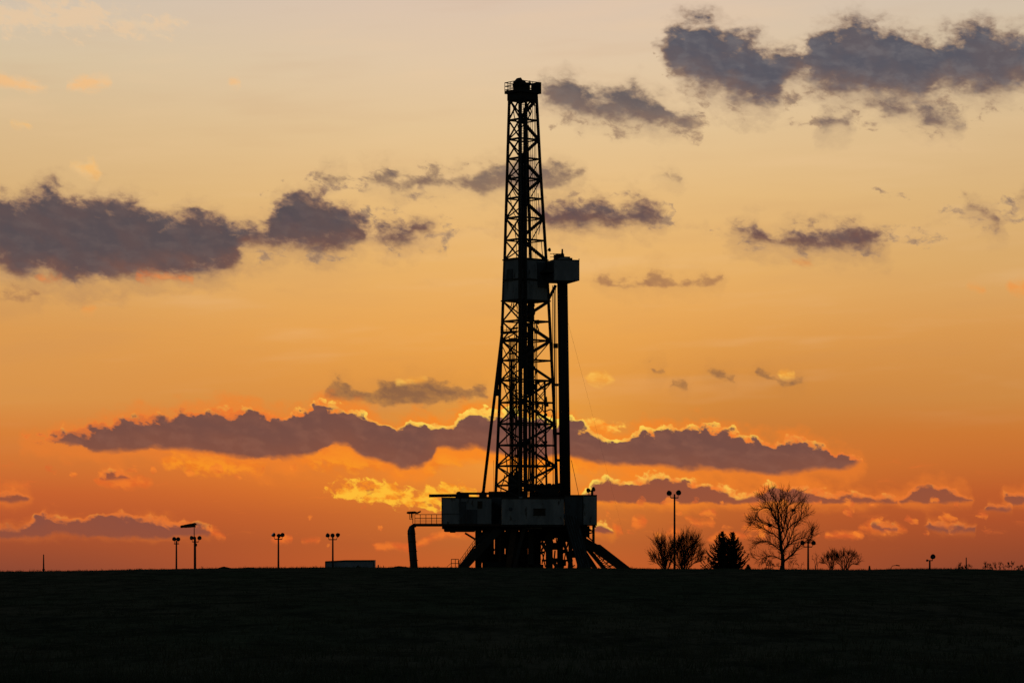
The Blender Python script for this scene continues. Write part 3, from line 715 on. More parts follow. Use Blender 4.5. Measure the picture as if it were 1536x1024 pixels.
# ---- finger-board cabin beside the mast, over the racked pipe
YB = math.radians(16.5); B1 = Vector((math.cos(YB), math.sin(YB), 0)); B2 = Vector((-math.sin(YB), math.cos(YB), 0))
CB = P(868.7, 421.0, -2.2)                                   # its front lower right corner
def Q(a, b, z): return CB - B1 * a + B2 * b + UP * z
def cbox(a0, a1, b0, b1, z0, z1): return MB().frame(Q((a0 + a1) / 2, (b0 + b1) / 2, (z0 + z1) / 2), B1 * (abs(a1 - a0) / 2), B2 * ((b1 - b0) / 2), UP * ((z1 - z0) / 2))
FB = cbox(0, 3.2, 0, 4.6, 0, 2.5).build('finger_board_cabin', PN, RIG)
cbox(-.03, .06, -.03, .03, 0, 2.75).build('corner_post', BK, FB); cbox(-.04, 3.24, -.04, 4.64, 2.5, 2.58).build('roof', BK, FB)
cbox(3.2, 3.26, .3, 4.2, .3, 2.3).build('side_door', PD, FB)
tr = MB()
for a in (2.3, 2.75, 3.2): tr.bar(Q(a, .3, 2.5), Q(a, .3, 3.3), .07)
for z in (2.9, 3.3): tr.bar(Q(2.0, .3, z), Q(3.3, .3, z), .07)
for a, z in ((3.2, 3.3), (3.2, 2.9)): tr.bar(Q(a, .3, z), Q(a + .5, .3, z - .05), .06)
tr.build('roof_railing', ST, RIG)
cbox(2.0, 2.8, .5, 1.6, 2.55, 3.28).build('roof_winch', BK, RIG); cbox(1.05, 1.9, .4, 1.4, 2.55, 3.0).build('roof_locker', BK, RIG); cbox(.75, 1.0, .4, 1.4, 2.55, 2.85).build('roof_locker', BK, RIG)
MB().lathe(Q(2.1, .3, 2.7), UP, [(0, .3), (.55, .25), (.7, .13), (1.2, .10), (1.22, .02)], 10).build('roof_vent', BK, RIG)
MB().prism([Q(1.0, .02, 2.55), Q(2.9, .02, 2.55), Q(2.4, .02, 2.85), Q(1.7, .02, 2.95)], B2 * .05).build('roof_flashing', PN, RIG)
cbox(3.26, 4.2, .2, 4.0, 1.0, 1.25).build('cabin_bridge', ST, RIG); cbox(3.26, 4.1, .3, 2.0, 0, .2).build('cabin_bridge', ST, RIG)
beam('cabin_strut', P(833.5, 428, -.5), corners(449)[1], .28)
# racked drill pipe under it
for j in range(4):
    for i in range(8):
        x0 = 836.6 + i * 1.86 + (j % 2) * .9; x1 = 840.6 + i * 1.95 + (j % 2) * .9
        d = -.4 + j * .2
        MB().tube([P(x0, 424, d), P((x0 + x1) / 2 + .2, 590, d), P(x1, 748, d)], .085, 6).build('drill_pipe', M['pipe'], RIG, smooth=True)
for a in ((828.8, 829.8), (831.2, 833.0), (833.4, 835.4)):
    MB().tube([P(a[0], 428, .4), P(a[1], 746, .4)], .05 if a[0] != 831.2 else .085, 6).build('riser_pipe', M['pipe'], RIG)
for py in (517, 520, 577, 650, 690): MB().frame(P(833.4 + (py - 517) * .015, py, .3), Vector((.28, 0, 0)), Vector((0, .2, 0)), Vector((0, 0, .16))).build('pipe_clamp', BK, RIG)
# guy wires
MB().tube([P(852.5, 485, 0), P(880.5, 590, 3), P(935, 800, 10)], [.009, .006, .003], 4).build('guy_wire', BK, RIG)
MB().tube([P(857, 690, 0), P(868.5, 743.5, -1)], .03, 4).build('guy_wire', BK, RIG)

# ---- travelling block, top drive and swivel on the drilling lines
tb = MB().prism([P(789, 458, .6), P(801.5, 458, .6), P(801.5, 480, .6), P(797, 484, .6), P(789, 482, .6)], Vector((0, .9, 0))).build('travelling_block', BK, RIG, bevel=.06)
MB().lathe(P(794.5, 468, .1), Vector((0, 1, 0)), [(0, .6), (.05, .72), (.2, .72), (.25, .6)], 18).build('block_sheave', ST, tb)
MB().bar(P(796, 450, .6), P(797, 460, .6), .9, .5).build('block_yoke', BK, RIG)
MB().lathe(P(806.8, 483, .2), Vector((1, 0, 0)), [(-.5, .06), (-.25, .10), (-.2, .28), (.12, .30), (.2, .1), (.5, .07)], 10).build('block_damper', BK, RIG)
MB().bar(P(794.5, 484, .6), P(794, 541, .6), .5, .4).build('hook_link', BK, RIG)
MB().prism([P(790, 498, .6), P(798, 498, .6), P(796.5, 515, .6), P(792, 515, .6)], Vector((0, .5, 0))).build('hook', BK, RIG, bevel=.05)
MB().prism([P(786, 519, .6), P(796, 517, .6), P(799, 528, .6), P(799, 541, .6), P(801, 556, .6), P(799, 592, .6), P(789, 592, .6), P(786, 560, .6)], Vector((0, 1.2, 0))).build('top_drive', BK, RIG, bevel=.08)
for px in (802.2, 804.6): MB().tube([P(px, 484, .8), P(px + .8, 575, .8), P(px + .8, 610, .8)], .07, 6).build('service_loop', BK, RIG)
hang([(801, 498, .6), (806, 500, .6), (808, 496, .6), (805, 487, .6)], .09); hang([(800, 548, .6), (804, 556, .6), (802, 566, .6)], .08)
MB().tube([P(795, 592, .6), P(795.3, 748, .6)], .11, 8).build('drill_string', M['pipe'], RIG)
MB().tube([P(787.5, 592, .9), P(786.5, 640, .9), P(788, 746, .9)], .2, 8).build('kelly_hose', BK, RIG, smooth=True)
hang([(791, 596, .6), (790, 612, .6), (795, 622, .6), (799, 612, .6), (798, 596, .6)], .07)
hang([(790, 618, .4), (795, 609, .4), (800, 616, .4), (804, 618, .4)], .10)

# ---- inner guide frame on the right of the mast
for a, b, w in ((804, 804.5, .24), (817, 820, .26)): MB().bar(P(a, 571, 1.4), P(b, 746, 1.4), w).build('guide_rail', ST, RIG)
ys_ = [571, 588, 604, 620, 636, 652, 668, 684, 699, 714, 730]
for i in range(len(ys_) - 1):
    y0, y1 = ys_[i], ys_[i + 1]
    beam('rail_brace', P(804.2, y0, 1.4), P(818.5, y1, 1.4), .13); beam('rail_brace', P(818, y0, 1.4), P(804.2, y1, 1.4), .10)
    if i % 2: beam('rail_brace', P(804.2, y1, 1.4), P(819, y1, 1.4), .14)
hang([(806, 608, .9), (812, 604, .9), (814, 612, .9), (810, 618, .9), (805, 614, .9)], .09); hang([(818, 617, .9), (826, 614, .9), (829, 618, .9), (830, 628, .9)], .08)
hang([(816, 640, .9), (825, 630, .9), (828, 622, .9)], .05); hang([(808, 655, .9), (815, 662, .9), (822, 690, .9)], .07)
for px, py, s_ in ((821.5, 697, .3), (818, 663, .22), (812, 668, .25), (808, 640, .2), (818, 622, .22), (806, 573, .3)):
    MB().lathe(P(px, py, 1.0) - Vector((0, .2, 0)), Vector((.2, 1, .1)), [(0, s_ * .6), (.08, s_), (.3, s_), (.4, s_ * .5)], 8).build('valve', BK, RIG)

# ---- setback of collars and short stands inside the left of the mast, under its small belly board
bb = MB().bar(P(751, 499.5, .5), P(775, 497.5, .2), .5, .32).build('belly_board', ST, RIG)
MB().bar(P(751.5, 512, .5), P(778, 511, .2), .3, .22).build('belly_board', ST, RIG)
rb = MB()
for px in (751, 755, 760, 765, 770, 775): rb.bar(P(px, 498, .3), P(px, 489, .3), .07)
rb.bar(P(751, 496, .3), P(776, 493, .3), .07); rb.bar(P(765, 493.5, .3), P(777, 491.5, .3), .2); rb.build('board_railing', ST, bb)
for i in range(6):
    x = 763.6 + i * 2.15 + rr.uniform(-.35, .35); rad = rr.choice((.06, .07, .085))
    MB().tube([P(x, 503 + rr.uniform(-4, 9), .8), P(x + .8 + rr.uniform(-.5, .5), 600, .8), P(x + 2.0, 747, .8)], rad, 6).build('drill_pipe', M['pipe'], RIG)
MB().tube([P(767.5, 540, 1.3), P(768.6, 747, 1.3)], .14, 6).build('drill_collar', M['pipe'], RIG)
for i in range(13):
    y = 510 + i * 18.2 + rr.uniform(-3, 3); x = 764 + i * .15
    MB().bar(P(x - .3, y, .6), P(x + rr.uniform(9, 13), y + rr.uniform(-1.5, 1.5), .6), .1 + .1 * rr.random()).build('pipe_clamp', BK, RIG)
for y0, y1 in ((519, 541), (541, 571), (571, 604)):
    beam('diagonal_brace', P(753.5, y0, .7), P(764, y1, .7), .1)
hang([(757, 712, .5), (755, 722, .5), (752, 729, .5), (751, 741, .5)], .07); hang([(755, 720, .5), (760, 722, .5), (764, 730, .5), (760, 741, .5)], .10)
hang([(758, 680, .6), (761, 704, .6), (759, 716, .6)], .08); hang([(760, 590, .6), (761, 620, .6), (759.5, 650, .6), (761, 668, .6)], .045)
MB().frame(P(771, 729, .4), Vector((.75, 0, 0)), Vector((0, .5, 0)), Vector((0, 0, 1.4))).build('iron_roughneck', BK, RIG, bevel=.06)
MB().prism([P(765, 745, .3), P(781, 745, .3), P(780, 716, .3), P(775, 700, .3), P(770, 716, .3)], Vector((0, .6, 0))).build('pipe_handler', BK, RIG)

# ---- raising strut on the left
MB().tube([P(753.5, 496, -.6), P(725, 738, -.6)], .19, 8).build('raising_strut', ST, RIG, smooth=True)
MB().bar(P(752.5, 500, -.3), P(746, 590, -.2), .16).build('raising_strut', ST, RIG)
MB().frame(P(746.6, 588.5, -.5), Vector((.26, 0, 0)), Vector((0, .2, 0)), Vector((0, 0, .42))).build('strut_pin', BK, RIG)
MB().tube([P(740.5, 690, 0), P(740.6, 737, 0)], .02, 4).build('guy_wire', BK, RIG)
MB().prism([P(720.5, 741, -.6), P(728.5, 741, -.6), P(727.5, 736.5, -.6), P(722.5, 736.5, -.6)], Vector((0, .5, 0))).build('strut_foot', BK, RIG)

# ---- drill floor, its machinery and its cabins
def slab(px0, px1, py0, py1, d0, d1, name, m, parent=None, bevel=0):
    z0, z1 = (852 - py1) / 12, (852 - py0) / 12
    return MB().box((px0 - 768) / 12, (px1 - 768) / 12, Y0 + d0, Y0 + d1, z0, z1).build(name, m, parent or RIG, bevel=bevel)
slab(684, 846, 745.5, 750.5, -3.5, 8, 'drill_floor', ST)
slab(737, 788, 736.2, 745.4, 1.5, 1.9, 'floor_wind_wall', PD); slab(788.2, 842, 728.5, 736, 2.2, 2.6, 'floor_wind_wall', PD)
slab(800, 842, 736.2, 745.4, 2.0, 2.5, 'floor_wind_wall', PD); slab(733, 742, 737, 745.4, -1, 3, 'floor_locker', BK)
slab(758, 786, 738, 745.4, -1.2, .6, 'drawworks', BK, bevel=.15); slab(809, 838, 733, 745.4, -1.5, .3, 'drawworks', BK, bevel=.15)
slab(786.5, 790.5, 733, 745.4, -.6, .6, 'floor_post', BK)
for px, py, w, h in ((773, 734.5, 3, 4), (781, 735, 2, 3), (803, 733, 4, 3), (812, 727.5, 2.5, 3), (824, 727, 3, 2.5), (830, 729, 2, 4), (839, 727, 2, 3)):
    slab(px - w, px + w, py - h, py + h, -.5, 1.4, 'floor_machine', BK, bevel=.12)
rl = MB()
for i in range(12):
    x = 790 + i * 4.6; rl.bar(P(x, 745, -3.2), P(x, 735.5, -3.2), .05)
for y in (735.5, 740): rl.bar(P(790, y, -3.2), P(841, y, -3.2), .05)
rl.build('floor_railing', ST, RIG)
# pipe boom and trough along the left edge of the floor
MB().tube([P(643.5, 743.2, -2.5), P(690, 742.6, -2.5)], .20, 10).build('boom', ST, RIG, smooth=True)
slab(685, 742, 738.8, 742.2, -2.8, -2.2, 'boom', ST)
slab(685, 704, 742.3, 745.3, -2.8, -2.0, 'boom_bracket', BK); slab(719, 730.5, 742.3, 748, -2.8, -2.0, 'boom_bracket', BK); slab(686.5, 691, 737.6, 738.7, -2.7, -2.3, 'boom_bracket', BK)
# left cabin
LC = slab(664, 737.5, 748.2, 786.2, -5.2, 2.5, 'cabin', PN)
slab(663.4, 738, 747, 748.1, -5.3, 2.6, 'roof', BK, LC); slab(692.5, 700, 753, 786, -5.26, -5.21, 'wall_panel', PD, LC); slab(717, 724, 752.5, 763, -5.28, -5.21, 'window', M['glass'], LC)
slab(700.5, 716.5, 765, 786, -5.26, -5.21, 'wall_panel', PD, LC); slab(663.6, 664.6, 748, 786, -5.26, -5.20, 'corner_post', BK, LC)
slab(690, 692, 748.2, 786, -5.27, -5.22, 'wall_rib', PD, LC); slab(665, 690, 771, 772, -5.24, -5.2, 'wall_rib', PD, LC)
slab(664, 752, 786.3, 789.4, -5.4, 4, 'floor_beam', M['rust']); slab(667, 712, 789.5, 797, -4.5, 3.5, 'floor_beam', BK); slab(664, 672, 789.5, 793, -4.5, 2, 'floor_beam', BK)
slab(676, 684, 797, 799, -4.4, -3.2, 'floor_pad', ST)
slab(737.6, 752.5, 747, 788, -4.2, 2.5, 'cable_bay', PD)
for i in range(7): hang([(738 + i * 2.1, 752 + i, -4.4), (742 + i * 1.4, 768, -4.45), (736 + i * 1.9, 782, -4.4), (728 + i * 2.4, 796, -4.3)], .06)
# doghouse in the middle
DH = slab(752.8, 844.5, 749.5, 787.5, -6.6, -2, 'doghouse', PN)
slab(752.3, 845, 748.4, 749.4, -6.7, -1.9, 'roof', BK, DH)
WN = slab(799.5, 817.2, 764.2, 773.4, -6.65, -6.59, 'window', M['glass'], DH)
for a, b, c_, d_ in ((799, 817.7, 763.6, 764.3), (799, 817.7, 773.3, 774), (807.6, 808.6, 764.3, 773.3)): slab(a, b, c_, d_, -6.69, -6.6, 'window_frame', BK, WN)
MB().lathe(at(765.8, 763, Y0 - 6.7), Vector((0, 1, 0)), [(0, .12), (.02, .24), (.12, .24)], 12).build('wall_fan', PD, DH)
for x in (776, 797, 822): slab(x, x + .8, 750, 787, -6.64, -6.6, 'wall_rib', PN, DH)
slab(778.5, 783.5, 746, 748.3, -6, -4.6, 'roof_hatch', PN); slab(812, 819, 744.8, 748.3, -6, -4.6, 'roof_unit', BK)
# right cabin
RCB = slab(846, 893.6, 744.2, 787.6, -4.4, 3.4, 'cabin', PD)
slab(874, 893.2, 745, 787.2, -4.48, -4.41, 'wall_panel', PN, RCB); slab(845.6, 894.2, 743, 744.1, -4.6, 3.5, 'roof', BK, RCB)
slab(872.6, 873.6, 745, 787, -4.5, -4.41, 'wall_rib', BK, RCB); slab(893.1, 894, 744, 789, -4.5, -4.41, 'corner_post', BK, RCB)
for px, py, ax in ((883.2, 735.0, (-.8, -.5, -.1)), (889.6, 733.6, (.9, -.4, .25))):
    MB().bar(P(px + (0.2 if px < 885 else -1.4), 743, -1), P(px + (0.2 if px < 885 else -1.4), py + 1, -1), .1 if px < 885 else .3).build('lamp_post', BK, RIG)
    MB().lathe(P(px, py, -1) - Vector(ax).normalized() * .16, Vector(ax), [(0, .08), (.06, .2), (.2, .28), (.3, .3), (.36, .26)], 14).build('floodlight', BK, RIG)
MB().bar(P(883.2, 737.5, -1), P(889.5, 735, -1), .12).build('lamp_post', BK, RIG)

# ---- walkway and bent duct on the left
slab(620, 664, 785.2, 789.4, -2.2, -1.2, 'walkway', ST)
wr = MB()
for px in (622.3, 630.4, 638.9, 647.3, 655, 663): wr.bar(P(px, 785.3, -2.2), P(px, 771, -2.2), .07)
for y in (771.2, 776.8): wr.bar(P(621.8, y, -2.2), P(663.8, y, -2.2), .075)
for y in (779.2, 781.5, 783.6): wr.bar(P(621.8, y, -2.2), P(663.8, y, -2.2), .035)
wr.build('walkway_railing', ST, RIG)
du = [P(615.5, 786.6, -1.7 + .05) + Vector((.9, 0, 0)), P(620, 787.9, -1.6), P(618.2, 790.2, -1.6), P(616.9, 795, -1.6), P(616.9, 800, -1.6), P(619, 825, -1.6), P(621.4, 853, -1.6)]
du = [P(624, 787.7, -1.6), P(620.5, 788.2, -1.6), P(618.0, 790.8, -1.6), P(617.0, 796, -1.6), P(617.3, 804, -1.6), P(619, 826, -1.6), P(621.4, 855, -1.6)]
MB().tube(du, [.2, .26, .38, .49, .50, .49, .48], 14).build('bent_duct', M['duct'], RIG, smooth=True)
for yy in (800, 812, 826, 840):
    c = P(617.2 + (yy - 800) * .085, yy, -1.6); MB().lathe(c - UP * .05, UP, [(0, .5), (0, .54), (.1, .54), (.1, .5)], 14).build('duct_flange', ST, RIG)
beam('lamp_bracket', P(614.6, 778.6, -2), P(614.2, 770, -2), .07); beam('lamp_bracket', P(614.4, 778.4, -2), P(619.3, 778.4, -2), .07); beam('lamp_bracket', P(619.2, 784.5, -2), P(619.4, 770, -2), .09)
beam('lamp_bracket', P(617, 777, -2), P(617.2, 770, -2), .16)
MB().tube([P(610, 768.4, -2), P(612, 768.6, -2), P(622, 768.2, -2), P(626, 769, -2), P(631.2, 766.4, -2)], [.08, .15, .16, .12, .09], 8).build('floodlight', BK, RIG)

# ---- substructure
def leg(p, q, w, h=None, m=ST, name='substructure_leg'): return MB().bar(p, q, w, h).build(name, m, RIG)
leg(P(748, 792, -4), P(692, 853, -4.6), 1.15, 1.0); leg(P(742, 789, -3.7), P(716, 812, -4), .5)
leg(P(697.5, 799, -3), P(713, 808.5, -3), .28, .25, BK, 'floor_strut')
for x0, x1, d0, d1, m in ((713, 722.5, -2, -1, ST), (723, 730, 4, 5, BK), (736, 741, -1, 0, BK), (728, 736.5, 2, 3, BK), (742, 757, 0, 1, ST), (748, 752, -3, -2.6, M['rust']), (758, 768, 2, 3, BK), (769, 778, -1, 0, ST), (779, 792, 1, 2, BK), (792, 800, -2, -1, ST),
                          (800, 811.5, 2, 3, BK), (818.5, 829, -1, 0, ST), (836, 845, 1, 2, BK), (852.5, 858.5, -1, 0, ST), (866, 874, 2, 3, BK)):
    slab(x0, x1, 789.5, 854, d0, d1, 'substructure_column', m)
for x0, x1, y0, y1, d in ((712, 880, 788, 796, -3), (720, 740, 797, 812, 3), (735, 800, 830, 853, 4), (744, 810, 796, 822, 4.5), (806, 829, 790, 811, 3), (828, 850, 790, 806, 3), (848, 866, 800, 812, 3), (848, 885, 788, 805, 2), (813, 860, 838.5, 841.5, 3), (808, 818, 826, 829, 3),
                          (726, 760, 842, 853, -3.5), (790, 815, 846, 853, -2), (828, 838, 813, 824, 3), (852, 880, 826, 836, 2.5), (722, 733, 826, 842, 2.2)):
    slab(x0, x1, y0, y1, d, d + .5, 'substructure_panel', BK)
for a, b, w, m in (((771, 793, -4.5), (762, 853, -5), .7, M['rust']), ((786, 792, -5), (771, 853, -5), .4, ST), ((812, 812, -3), (837, 853, -3), .45, ST), ((826, 795, 1.5), (812, 826, 1.5), .22, BK), ((842, 800, 0), (856, 853, 0), .3, BK), ((846, 792, 0), (832, 822, 0), .25, BK),
                   ((812, 822, 1), (818, 850, 1), .15, BK), ((813, 845, 1), (818, 822, 1), .15, BK), ((723, 800, 1), (741, 826, 1), .4, BK), ((742, 800, 1), (720, 846, 1), .3, BK), ((846, 804, 1), (853, 840, 1), .14, BK), ((853, 806, 1), (845, 846, 1), .14, BK)):
    leg(P(*a), P(*b), w, None, m, 'substructure_brace')
slab(788, 812, 791.5, 793, -5.2, -4.4, 'cross_beam', PN); slab(752, 846, 787.8, 790, -6.4, 2, 'floor_beam', BK)
# right-hand post under the right cabin
for x in (878.5, 890.2): leg(P(x, 787, -1), P(x, 822, -1), .32 if x > 880 else .2, None, ST, 'cabin_post')
for a, b in (((878.5, 789), (889.5, 797)), ((889.5, 798), (878.5, 801)), ((878.5, 802), (889.5, 811)), ((878, 795.5), (890, 795.5))): leg(P(*a, -1), P(*b, -1), .16, None, BK, 'post_brace')
slab(875.5, 879, 787.5, 792, -1.5, -.8, 'post_bracket', BK); slab(889.5, 893.5, 787.5, 791, -1.5, -.8, 'post_bracket', BK)
# ribbed ramp coming down to the front right
ra, rb_, rc, rd = P(845, 770, -6.2), P(866, 775, -6.2), P(886.5, 853, -9), P(868, 853, -9)
RP = MB().prism([ra, rb_, rc, rd], Vector((0, .25, .1))).build('ramp', M['duct'], RIG)
for i in range(6):
    t_ = i / 5; MB().bar(ra.lerp(rb_, t_) + Vector((0, -.2, 0)), rd.lerp(rc, t_) + Vector((0, -.2, 0)), .09).build('ramp_rib', ST, RP)
# slide with its truss falling to the right
MB().prism([P(866, 796, -1), P(878, 806, -1), P(896, 816, -1), P(900, 816.2, -1), P(947.5, 853, -1.6), P(926, 853, -1.6), P(892, 828, -1), P(866, 816, -1)], Vector((0, 1.6, 0))).build('slide', ST, RIG)
leg(P(878, 818, -.5), P(907, 853, -.8), .5, .5, BK, 'slide_truss')
for i in range(6):
    t0 = i / 6; a = P(888, 824, -.6).lerp(P(926, 852, -.8), t0); b = P(884, 826, -.6).lerp(P(908, 852, -.8), min(1, t0 + .05))
    b2 = P(884, 826, -.6).lerp(P(908, 852, -.8), min(1, t0 + .2))
    leg(a, b, .1, None, BK, 'slide_brace'); leg(a, b2, .1, None, BK, 'slide_brace')
leg(P(890, 826, -.6), P(917, 852, -.8), .1, None, BK, 'slide_truss')
leg(P(862, 806, 1), P(893, 853, 1), .9, .6, BK, 'slide_truss')
# stair on the left with its rails
sa, sb = P(712.5, 818, -3.5), P(688, 851, -3.5)
SS = MB().bar(sa, sb, .8, .22).build('stair', ST, RIG)
for dd in (-3.9, -3.1):
    rs = MB()
    t0_, t1_ = P(712, 808.8, dd), P(687.5, 843, dd); rs.bar(t0_, t1_, .06); rs.bar(t0_ - UP * .38, t1_ - UP * .38, .05)
    for i in range(8): p = t0_.lerp(t1_, i / 7); rs.bar(p, p - UP * .85, .05)
    rs.build('handrail', ST, SS)
lr = MB()
for px in (677, 683, 687.7): lr.bar(P(px, 852, -3.5), P(px, 838, -3.5), .08)
for y in (838.2, 844.5): lr.bar(P(676.8, y, -3.5), P(688, y, -3.5), .08)
lr.bar(P(688, 840, -3.5), P(690, 851, -3.5), .1); lr.bar(P(670, 850, -3.5), P(677, 844, -3.5), .05)
lr.build('handrail', ST, SS)

# ---- small fittings and loose lines that break up the mast and the base
for i in range(34):
    y = rr.uniform(500, 735); x = rr.choice((762, 766, 770, 774, 779, 787, 790, 797, 804, 818)) + (y - 500) * .006 + rr.uniform(-1.5, 1.5)
    a, b_, c_ = rr.uniform(.08, .26), rr.uniform(.08, .2), rr.uniform(.1, .45)
    MB().frame(P(x, y, rr.uniform(-.5, 1)), Vector((a, 0, .1 * a)), Vector((0, b_, 0)), Vector((-.1 * c_, 0, c_))).build('junction_box', BK, RIG, bevel=.03)
for i in range(16):
    x0, y0 = rr.uniform(762, 800), rr.uniform(505, 690); x1 = x0 + rr.uniform(-9, 16)
    hang([(x0, y0, .8), ((x0 + x1) / 2, y0 + rr.uniform(4, 26), .8), (x1, y0 + rr.uniform(-6, 22), .8)], rr.uniform(.03, .06))
for i in range(9):
    x0 = rr.choice((776.5, 791, 794, 798, 800.5)) + rr.uniform(-1, 1)
    hang([(x0, 455 + rr.uniform(0, 80), .9), (x0 + rr.uniform(-2.5, 2.5), 600, .9), (x0 + rr.uniform(-2, 2), 690, .9), (x0 + rr.uniform(-1, 1), 744, .9)], rr.uniform(.03, .07))
for i in range(34):
    x0, y0 = rr.uniform(806, 872), rr.uniform(797, 850); k = rr.random()
    dx_, dy_ = (rr.uniform(-3, 3), rr.uniform(10, 30)) if k < .55 else (rr.uniform(-14, 14), rr.uniform(-4, 12))
    MB().tube([P(x0, y0, 3.2), P(x0 + dx_, min(853, y0 + dy_), 3.2)], rr.uniform(.05, .16), 6).build('base_pipe', BK, RIG)
for i in range(12):
    x0, y0 = rr.choice((724, 733, 741, 808, 814, 831, 848, 861)) + rr.uniform(-3, 3), rr.uniform(800, 848)
    MB().frame(P(x0, y0, 2.8), Vector((rr.uniform(.12, .4), 0, .03)), Vector((0, .2, 0)), Vector((0, 0, rr.uniform(.12, .4)))).build('base_valve', BK, RIG, bevel=.04)
# ================================================================== floodlight masts
def gz(px, y): return ground_z((px - 768) / F * y, y)
def spot_head(c, ax, r, name='floodlight', parent=None):
    """a bowl lamp with its yoke; c is the middle of the bowl"""
    ax = Vector(ax).normalized()
    o = MB().lathe(c - ax * r * .75, ax, [(0, r * .25), (r * .12, r * .55), (r * .5, r * .88), (r * 1.1, r), (r * 1.45, r * 1.04), (r * 1.5, r * .98)], 18).build(name, BK, parent, smooth=False)
    MB().lathe(c + ax * r * .74, ax, [(0, r * .95), (.02, r * .95)], 18).build('lens', M['glass'], o)
    return o
def mast(px, y_arm, Y, heads, arm, lb, lift=0.0, w=.17, extra=None, rad=.33):
    """px is where the pole stands, y_arm the bearing of the crossarm; heads are (px, py, axis)"""
    base = at(px, 852, Y); base.z = gz(px, Y)
    root = tag(empty('floodlight_mast', base), lb, 'floodlight mast', 'floodlight masts around the drilling site')
    armp = at(px, y_arm, Y)
    MB().tube([base - UP * .2, armp.lerp(base, .5), armp + UP * lift], [w, w * .9, w * .72], 10).build('pole', ST, root, smooth=True)
    MB().lathe(base - UP * .1, UP, [(0, .4), (.25, .4), (.3, w * 1.1)], 12).build('base', M['roof'], root)
    MB().bar(at(arm[0], y_arm, Y), at(arm[1], y_arm, Y), .14).build('crossarm', ST, root)
    for hx, hy, ax, *q in heads:
        c = at(hx, hy, Y); h = spot_head(c, ax, q[0] if q else rad, 'floodlight', root)
        s_ = at(min(max(hx, arm[0]), arm[1]), y_arm, Y); mid_ = Vector((c.x * .6 + s_.x * .4, s_.y, s_.z + (c.z - s_.z) * .55))
        MB().tube([s_, mid_, c], .045, 6).build('yoke', ST, h)
    if extra: extra(root, armp)
    return root
def junction(root, armp):
    MB().frame(armp + Vector((.16, -.1, -.5)), Vector((.12, 0, 0)), Vector((0, .1, 0)), Vector((0, 0, .22))).build('junction_box', BK, root)
mast(264.6, 815.2, 520, [(262, 808.2, (-.4, -1, .2)), (267, 808.4, (.3, -1, .1))], (261, 268.6), 'floodlight mast with two lamps close together, left neighbour of the windsock pole', .5)
mast(293, 812.2, 520, [(288.2, 806.4, (-.8, -.6, .1)), (298.7, 806.6, (.5, -.9, .1)), (291.6, 806.8, (.2, -1, .1), .26)], (288.4, 298), 'floodlight mast right under the windsock, its pole standing just in front of it', .75, extra=junction)
mast(417.6, 808.2, 505, [(410.8, 802.2, (-.9, -.35, .8)), (418.6, 802.4, (-.5, -.4, -.9)), (423.3, 802.2, (.4, -1, .2))], (412, 423.2), 'floodlight mast alone on the brow, about midway between the windsock and the pale shed', .6)
mast(499.2, 808.8, 505, [(492.2, 802.8, (-.8, -.6, .4)), (499.0, 802.8, (0, -1, .1)), (506.2, 801.6, (.8, -.5, -.5))], (493.4, 505), 'floodlight mast with three fanned lamps in front of the pale shed', .5)
mast(1011.8, 746.2, 430, [(1004.6, 739.6, (-.7, -.8, .2)), (1017.2, 738.8, (.4, -1, .1))], (1006, 1017.6), 'tallest floodlight mast, two round lamps high above the bare shrub', .5, w=.16, rad=.34)
mast(1212.2, 819.8, 470, [(1204.4, 813.8, (-.7, -.7, .2)), (1219.6, 814.2, (.6, -.8, .3)), (1212.4, 813.4, (0, 1, .4), .2)], (1206.2, 1218), 'short floodlight mast standing under the right branches of the big bare tree', .6, rad=.33)
mast(1394.6, 840.2, 470, [(1398.8, 834.8, (.25, -1, .25)), (1391.2, 840.2, (-1, -.6, .2), .17)], (1391.6, 1399), 'lowest floodlight mast with one big and one small lamp, far right on the mound', 0, rad=.36)

# windsock on its own thin pole behind the second mast
wp = at(291.3, 852, 530); wp.z = gz(291.3, 530)
WS = tag(empty('windsock', wp), 'windsock streaming left from a thin pole above the leftmost pair of floodlight masts', 'windsock')
MB().tube([wp - UP * .2, at(291.3, 800, 530), at(291.3, 785, 530)], [.09, .07, .05], 8).build('pole', ST, WS)
sk0, sk1 = at(292.6, 786.9, 530), at(270.6, 789.6, 530); ax = (sk1 - sk0)
ring = [(0, .36), (.02, .37), (.28, .33), (.30, .345), (.55, .29), (.57, .30), (.74, .26), (.76, .22), (.9, .23), (.97, .21), (1.0, .12)]
MB().lathe(sk0, ax, [(t_ * ax.length, r_) for t_, r_ in ring], 14).build('sock', M['sock'], WS, smooth=False)
MB().lathe(sk0 - ax.normalized() * .04, ax, [(0, .36), (0, .40), (.08, .40), (.08, .36)], 14).build('hoop', ST, WS)

